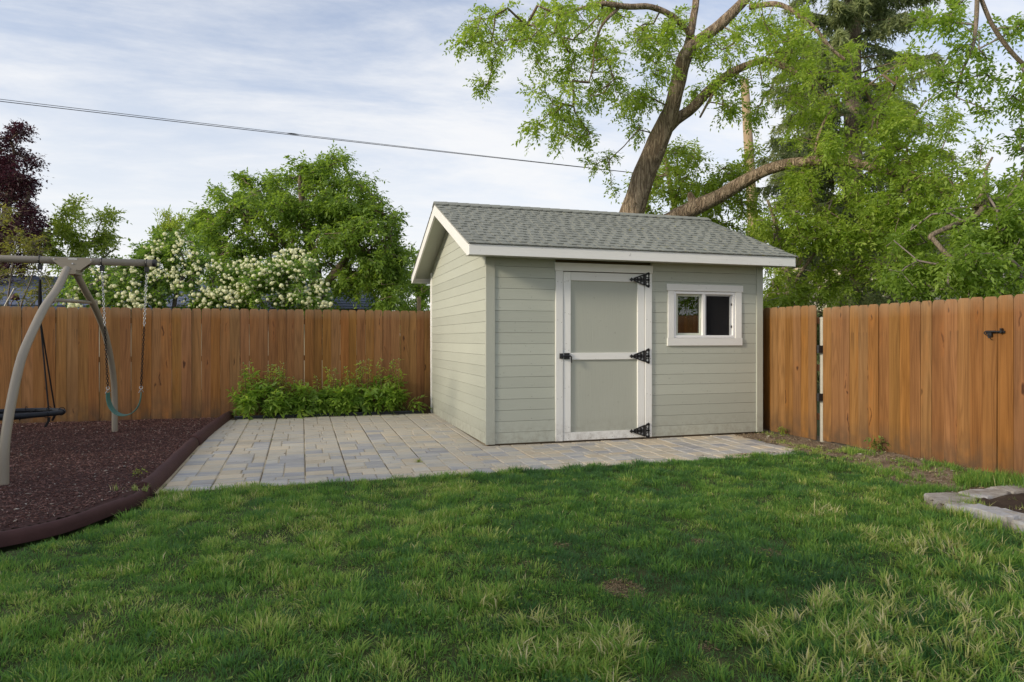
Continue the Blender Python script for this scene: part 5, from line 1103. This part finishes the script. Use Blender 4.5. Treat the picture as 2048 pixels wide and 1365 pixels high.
flag('long tan flagstone along the lawn side of the soil bed', [(4.66,3.52),(4.67,3.88),(4.84,3.90),(4.90,3.70),(4.86,3.52)], 0, .085, 5)
flag('grey flagstone at the right picture edge beside the lawn', [(4.66,3.2),(4.67,3.49),(4.88,3.48),(4.92,3.2)], 0, .075, 6)
flag('flagstone just out past the tan one toward the viewer', [(4.66,2.84),(4.67,3.17),(4.9,3.17),(4.92,2.85)], 0, .075, 7)

# ================================================================== GRASS
def blades(x, y, h, wd, lean, az, tint, g, zf=gz, seg3=True):
    n = len(x); z = zf(x, y); B = np.stack([x, y, z-.004], 1); d = np.stack([np.cos(az), np.sin(az), np.zeros(n)], 1); s = np.stack([-np.sin(az), np.cos(az), np.zeros(n)], 1)
    tw = g.uniform(-.9, .9, n); s = s*np.cos(tw)[:, None]+d*np.sin(tw)[:, None]
    H = h[:, None]; w_ = wd[:, None]*.5; sl, cl_ = np.sin(lean)[:, None], np.cos(lean)[:, None]; up = np.array([0, 0, 1.0])
    m1 = B+d*H*.5*sl*.6+up*H*.5*cl_; tp = B+d*H*sl*1.05+up*H*(cl_*.92-.10*sl)
    V = np.stack([B-s*w_, B+s*w_, m1+s*w_*.85, m1-s*w_*.85, tp], 1).reshape(-1, 3); q = np.arange(n)*5
    return V, np.stack([q, q+1, q+2, q+3], 1), np.stack([q+3, q+2, q+4], 1), np.repeat(tint, 5), np.tile([0, 0, .5, .5, 1.], n)
BARE = [(1245,1168,.15),(1530,1103,.12),(1400,1082,.08),(1120,1090,.07),(1410,1285,.06),(1050,1130,.05)]
BAREW = [(onZ(a, c, 0)[:2], r_) for a, c, r_ in BARE]
COARSE = [(1960,1085,.40),(1880,1120,.30),(1780,1080,.16),(1640,1020,.14),(1980,1220,.45),(1830,1270,.38),(1660,1300,.30),(1760,1340,.3),(1930,1340,.36),(1130,1290,.22),(1230,1270,.15),(1170,1340,.18),(1060,1240,.08),(1690,1215,.16),(330,1003,.14),(1560,1240,.07),(980,1200,.06),(430,1130,.05),(700,1300,.05)]
COARSEW = [(onZ(a, c, 0)[:2], r_) for a, c, r_ in COARSE]
g = np.random.default_rng(5)
Vs, Qs, Ts3, TT, KK, off = [], [], [], [], [], 0
def put(V, q4, t3, T, K):
    global off
    Vs.append(V); Qs.append(q4+off); Ts3.append(t3+off); TT.append(T); KK.append(K); off += len(V)
def seen(x, y): return (np.abs((x*CP-y*SP)/np.maximum(.1, x*SP+y*CP)) < .82) & (x*SP+y*CP > 2.2)
def lawn_ok(x, y): return inpoly(x, y, LAWN) | ((y > 6.4) & (y < 6.4+.11*vn2(x+7, y, 6)) & (x > -1.1) & (x < 5.6))
def bare(x, y):
    den = np.ones(len(x))
    for (c, r_) in BAREW:
        q = np.hypot(x-c[0], y-c[1])/(r_*(.35+.8*vn4(x+9, y+9, 9)+.55*vn2(x+2, y+2, 21))); den *= np.clip((q-.35)/.75, .10 if r_ > .14 else .28, 1)
    kx = np.clip((x-4.75)/.7, 0, 1)*np.clip((vn2(x, y, 3.1)-.30)*3, 0, 1); return den*(1-.45*kx)
# short fill between the tufts
n = 900000; x = g.uniform(-3.2, 5.7, n); y = g.uniform(1.3, 6.62, n)
k = lawn_ok(x, y) & (g.random(n) < np.where(seen(x, y), .42, .14)*bare(x, y)); x, y = x[k][:148000], y[k][:148000]; n = len(x)
def base_tint(x, y): return .31+.30*(vn1(x+30, y+30, .8)-.5)+.30*(vn2(x+30, y+30, 2.6)-.5)+.34*(vn3(x+14, y+14, 5.5)-.5)+.12*np.exp(-((x+.9)**2+(y-3.9)**2)/.8)+.08*np.exp(-((x-.6)**2+(y-4.6)**2)/.3)
put(*blades(x, y, g.uniform(.014, .040, n), g.uniform(.0028, .0052, n), np.clip(g.normal(.6, .35, n), .02, 1.35), g.uniform(0, 6.28, n), np.clip(base_tint(x, y)+g.normal(-.04, .16, n)+.4*(g.random(n) > .965), 0, 1), g))
# tufts: blades fanning out of a common root, every tuft with its own tone, height and spread
nt = 9000; cx_ = g.uniform(-3.2, 5.7, nt); cy_ = g.uniform(1.3, 6.58, nt); vs_ = seen(cx_, cy_)
k = lawn_ok(cx_, cy_) & (g.random(nt) < np.where(vs_, .78, .22)*np.clip(bare(cx_, cy_)*1.2-.1, 0, 1)); cx_, cy_ = cx_[k], cy_[k]; nt = len(cx_)
rt = g.uniform(.035, .095, nt)*(1+.5*(g.random(nt) > .88)); nb = (g.uniform(60, 120, nt)*(rt/.06)**1.25).astype(int); nb = (nb*min(1, 300000/nb.sum())).astype(int)
I = np.repeat(np.arange(nt), nb); n = len(I); aa = g.uniform(0, 6.28, n); q = np.sqrt(g.random(n)); x = cx_[I]+rt[I]*q*np.cos(aa); y = cy_[I]+rt[I]*q*np.sin(aa)
ht = np.clip(.030+.028*vn3(cx_+5, cy_+5, 2.4)+g.normal(0, .014, nt), .018, .085); ht += .008*np.clip((cy_-6.2)/.2, 0, 1)
tt = np.clip(base_tint(cx_, cy_)+g.normal(0, .19, nt)+.04, .0, .76); dirx = g.normal(0, .35, nt); diry = g.normal(0, .35, nt)
lx, ly = np.cos(aa)*q+dirx[I]+g.normal(0, .4, n), np.sin(aa)*q+diry[I]+g.normal(0, .4, n)
put(*blades(x, y, ht[I]*g.uniform(.65, 1.35, n)*(1.1-.25*q), g.uniform(.003, .0064, n)*(.9+3*ht[I]), np.clip(.12+.55*np.hypot(lx, ly)+g.normal(0, .16, n), .02, 1.35), np.arctan2(ly, lx), np.clip(tt[I]+g.normal(0, .10, n)+.4*(g.random(n) > .975), 0, 1), g))
# coarse pale tufts, half of their blades straw
for (c, r_) in COARSEW:
    for _ in range(int(48*(r_/.3)**1.5)+3):
        a = g.uniform(0, 6.28); rr = r_*math.sqrt(g.random())*1.1; tx, ty = c[0]+rr*math.cos(a)*1.2, c[1]+rr*math.sin(a)
        if not inpoly(np.array([tx]), np.array([ty]), LAWN)[0]: continue
        k = int(g.integers(8, 22)); base_az = g.uniform(0, 6.28); s_ = g.random() < .45
        xx = tx+g.normal(0, .016, k); yy = ty+g.normal(0, .016, k)
        put(*blades(xx, yy, g.uniform(.05, .125, k), g.uniform(.0048, .0088, k), np.clip(g.normal(.8, .32, k), .1, 1.42), base_az+g.normal(0, .85, k), np.clip(g.normal(.88 if s_ else .64, .11, k), 0, 1), g))
# dead straw lying on the thin spots
ST = []
for (c, r_) in BAREW:
    m_ = int((1900 if r_ > .14 else 700)*(r_/.15)**2); a = g.uniform(0, 6.28, m_); q = r_*.8*np.sqrt(g.random(m_)); ST.append(np.stack([c[0]+q*np.cos(a), c[1]+q*np.sin(a)], 1))
ST = np.concatenate(ST); n = len(ST); az = g.uniform(0, 6.28, n); B = np.stack([ST[:, 0], ST[:, 1], gz(ST[:, 0], ST[:, 1])+g.uniform(.002, .014, n)], 1); D = unit(np.stack([np.cos(az), np.sin(az), g.normal(0, .22, n)], 1))
L_ = g.uniform(.008, .034, n); V, F_, kk = kites2(B, D, unit(np.cross(D, [0, 0, 1.0])), L_, g.uniform(.0016, .0036, n), .1, .0)
sb = NB('dead_straw', .8); sb.color(sb.ramp(sb.attr('tint'), [(0, (.055, .032, .018)), (.45, (.17, .105, .05)), (.8, (.34, .24, .12)), (1, (.5, .40, .25))]))
tag(link('dead_straw', mesh_np('dead_straw', V, [F_], sb.m, {'tint': np.repeat(g.random(n), kk)})), 'dry brown straw lying on the thin bare spots of the lawn', 'straw', kind='stuff')
# stray tufts on the dirt, by the fence, among stones, in the mulch edge and paver joints
def tufts(cx, cy, rx, ry, nt, hmin, hmax, tm=.5, zf=gz):
    global off
    for _ in range(nt):
        tx, ty = cx+rx*g.normal(0, .5), cy+ry*g.normal(0, .5); k = int(g.integers(10, 26)); xx = tx+g.normal(0, .016, k); yy = ty+g.normal(0, .016, k)
        V, q4, t3, T, K = blades(xx, yy, g.uniform(hmin, hmax, k), g.uniform(.0028, .006, k), np.clip(g.normal(.5, .3, k), .02, 1.3), g.uniform(0, 6.28, k), np.clip(g.normal(tm, .16, k), 0, 1), g, zf)
        Vs.append(V); Qs.append(q4+off); Ts3.append(t3+off); TT.append(T); KK.append(K); off += len(V)
tufts(5.85, 4.62, .30, .14, 110, .06, .15, .5); tufts(6.05, 4.4, .2, .2, 50, .06, .18, .5); tufts(5.15, 4.58, .34, .12, 120, .04, .10, .4); tufts(5.45, 5.15, .16, .5, 60, .03, .09, .5)
tufts(5.7, 6.5, .22, .3, 60, .015, .05, .72); tufts(5.5, 5.5, .22, .5, 90, .02, .06, .6); tufts(5.9, 5.3, .2, .4, 50, .02, .07, .55); tufts(6.1, 4.9, .08, .5, 40, .04, .10, .5); tufts(5.95, 6.15, .16, .25, 50, .03, .10, .6); tufts(5.6, 5.9, .25, .4, 40, .02, .06, .7); tufts(6.1, 5.2, .1, .3, 14, .04, .09, .55); tufts(5.75, 7.0, .12, .35, 40, .015, .05, .78); tufts(6.0, 7.9, .15, .3, 14, .02, .05, .7)
tufts(5.12, 4.18, .07, .06, 14, .06, .13, .6); tufts(4.98, 4.0, .14, .1, 18, .06, .14, .72); tufts(5.3, 3.8, .4, .25, 14, .03, .09, .75); tufts(4.92, 3.4, .05, .25, 14, .06, .12, .78); tufts(4.62, 3.75, .05, .35, 40, .05, .13, .68)
mzz = lambda a, c: mz(a, c)
tufts(-1.34, 6.27, .14, .05, 3, .04, .09, .78, mzz); tufts(-1.12, 6.36, .06, .05, 8, .05, .10, .72)
for k in range(0, 17):
    for yy in g.uniform(6.6, 10.8, 4 if k < 8 else 1):
        if k < 8 or yy < 7.8: tufts(-1.165+.4*k, yy, .006, .05, 1, .006, .018, .5, lambda a, c: np.vectorize(pz)(c)-.008)
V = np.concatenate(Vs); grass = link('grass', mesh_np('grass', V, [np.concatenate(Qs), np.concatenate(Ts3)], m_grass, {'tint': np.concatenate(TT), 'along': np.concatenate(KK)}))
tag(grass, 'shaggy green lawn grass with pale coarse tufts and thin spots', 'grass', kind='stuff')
# clover and broadleaf specks in the lawn
n = 900; a = g.uniform(-.75, .75, n*3); d = 2.4+g.random(n*3)**1.3*3.2; x, y = d*(SP+a*CP), d*(CP-a*SP); mk = inpoly(x, y, LAWN) & (vn1(x+3, y+8, 1.6) > .55); x, y = x[mk][:n], y[mk][:n]; n = len(x)
B = np.repeat(np.stack([x, y, gz(x, y)+g.uniform(.02, .05, n)], 1), 3, 0); az = np.repeat(g.uniform(0, 6.28, n), 3)+np.tile([0, 2.1, 4.2], n); D = np.stack([np.cos(az), np.sin(az), np.full(len(az), .25)], 1); D = unit(D)
L = g.uniform(.008, .014, len(B)); V, F_, k = kites(B, D, unit(np.cross(D, [0, 0, 1.0])), L, L*.95, .05, -.05)
tag(link('clover', mesh_np('clover', V, [F_], m_lf_bright, {'tint': np.repeat(g.uniform(.1, .7, len(B)), k)})), 'small round clover leaves scattered through the lawn', 'clover', kind='stuff')
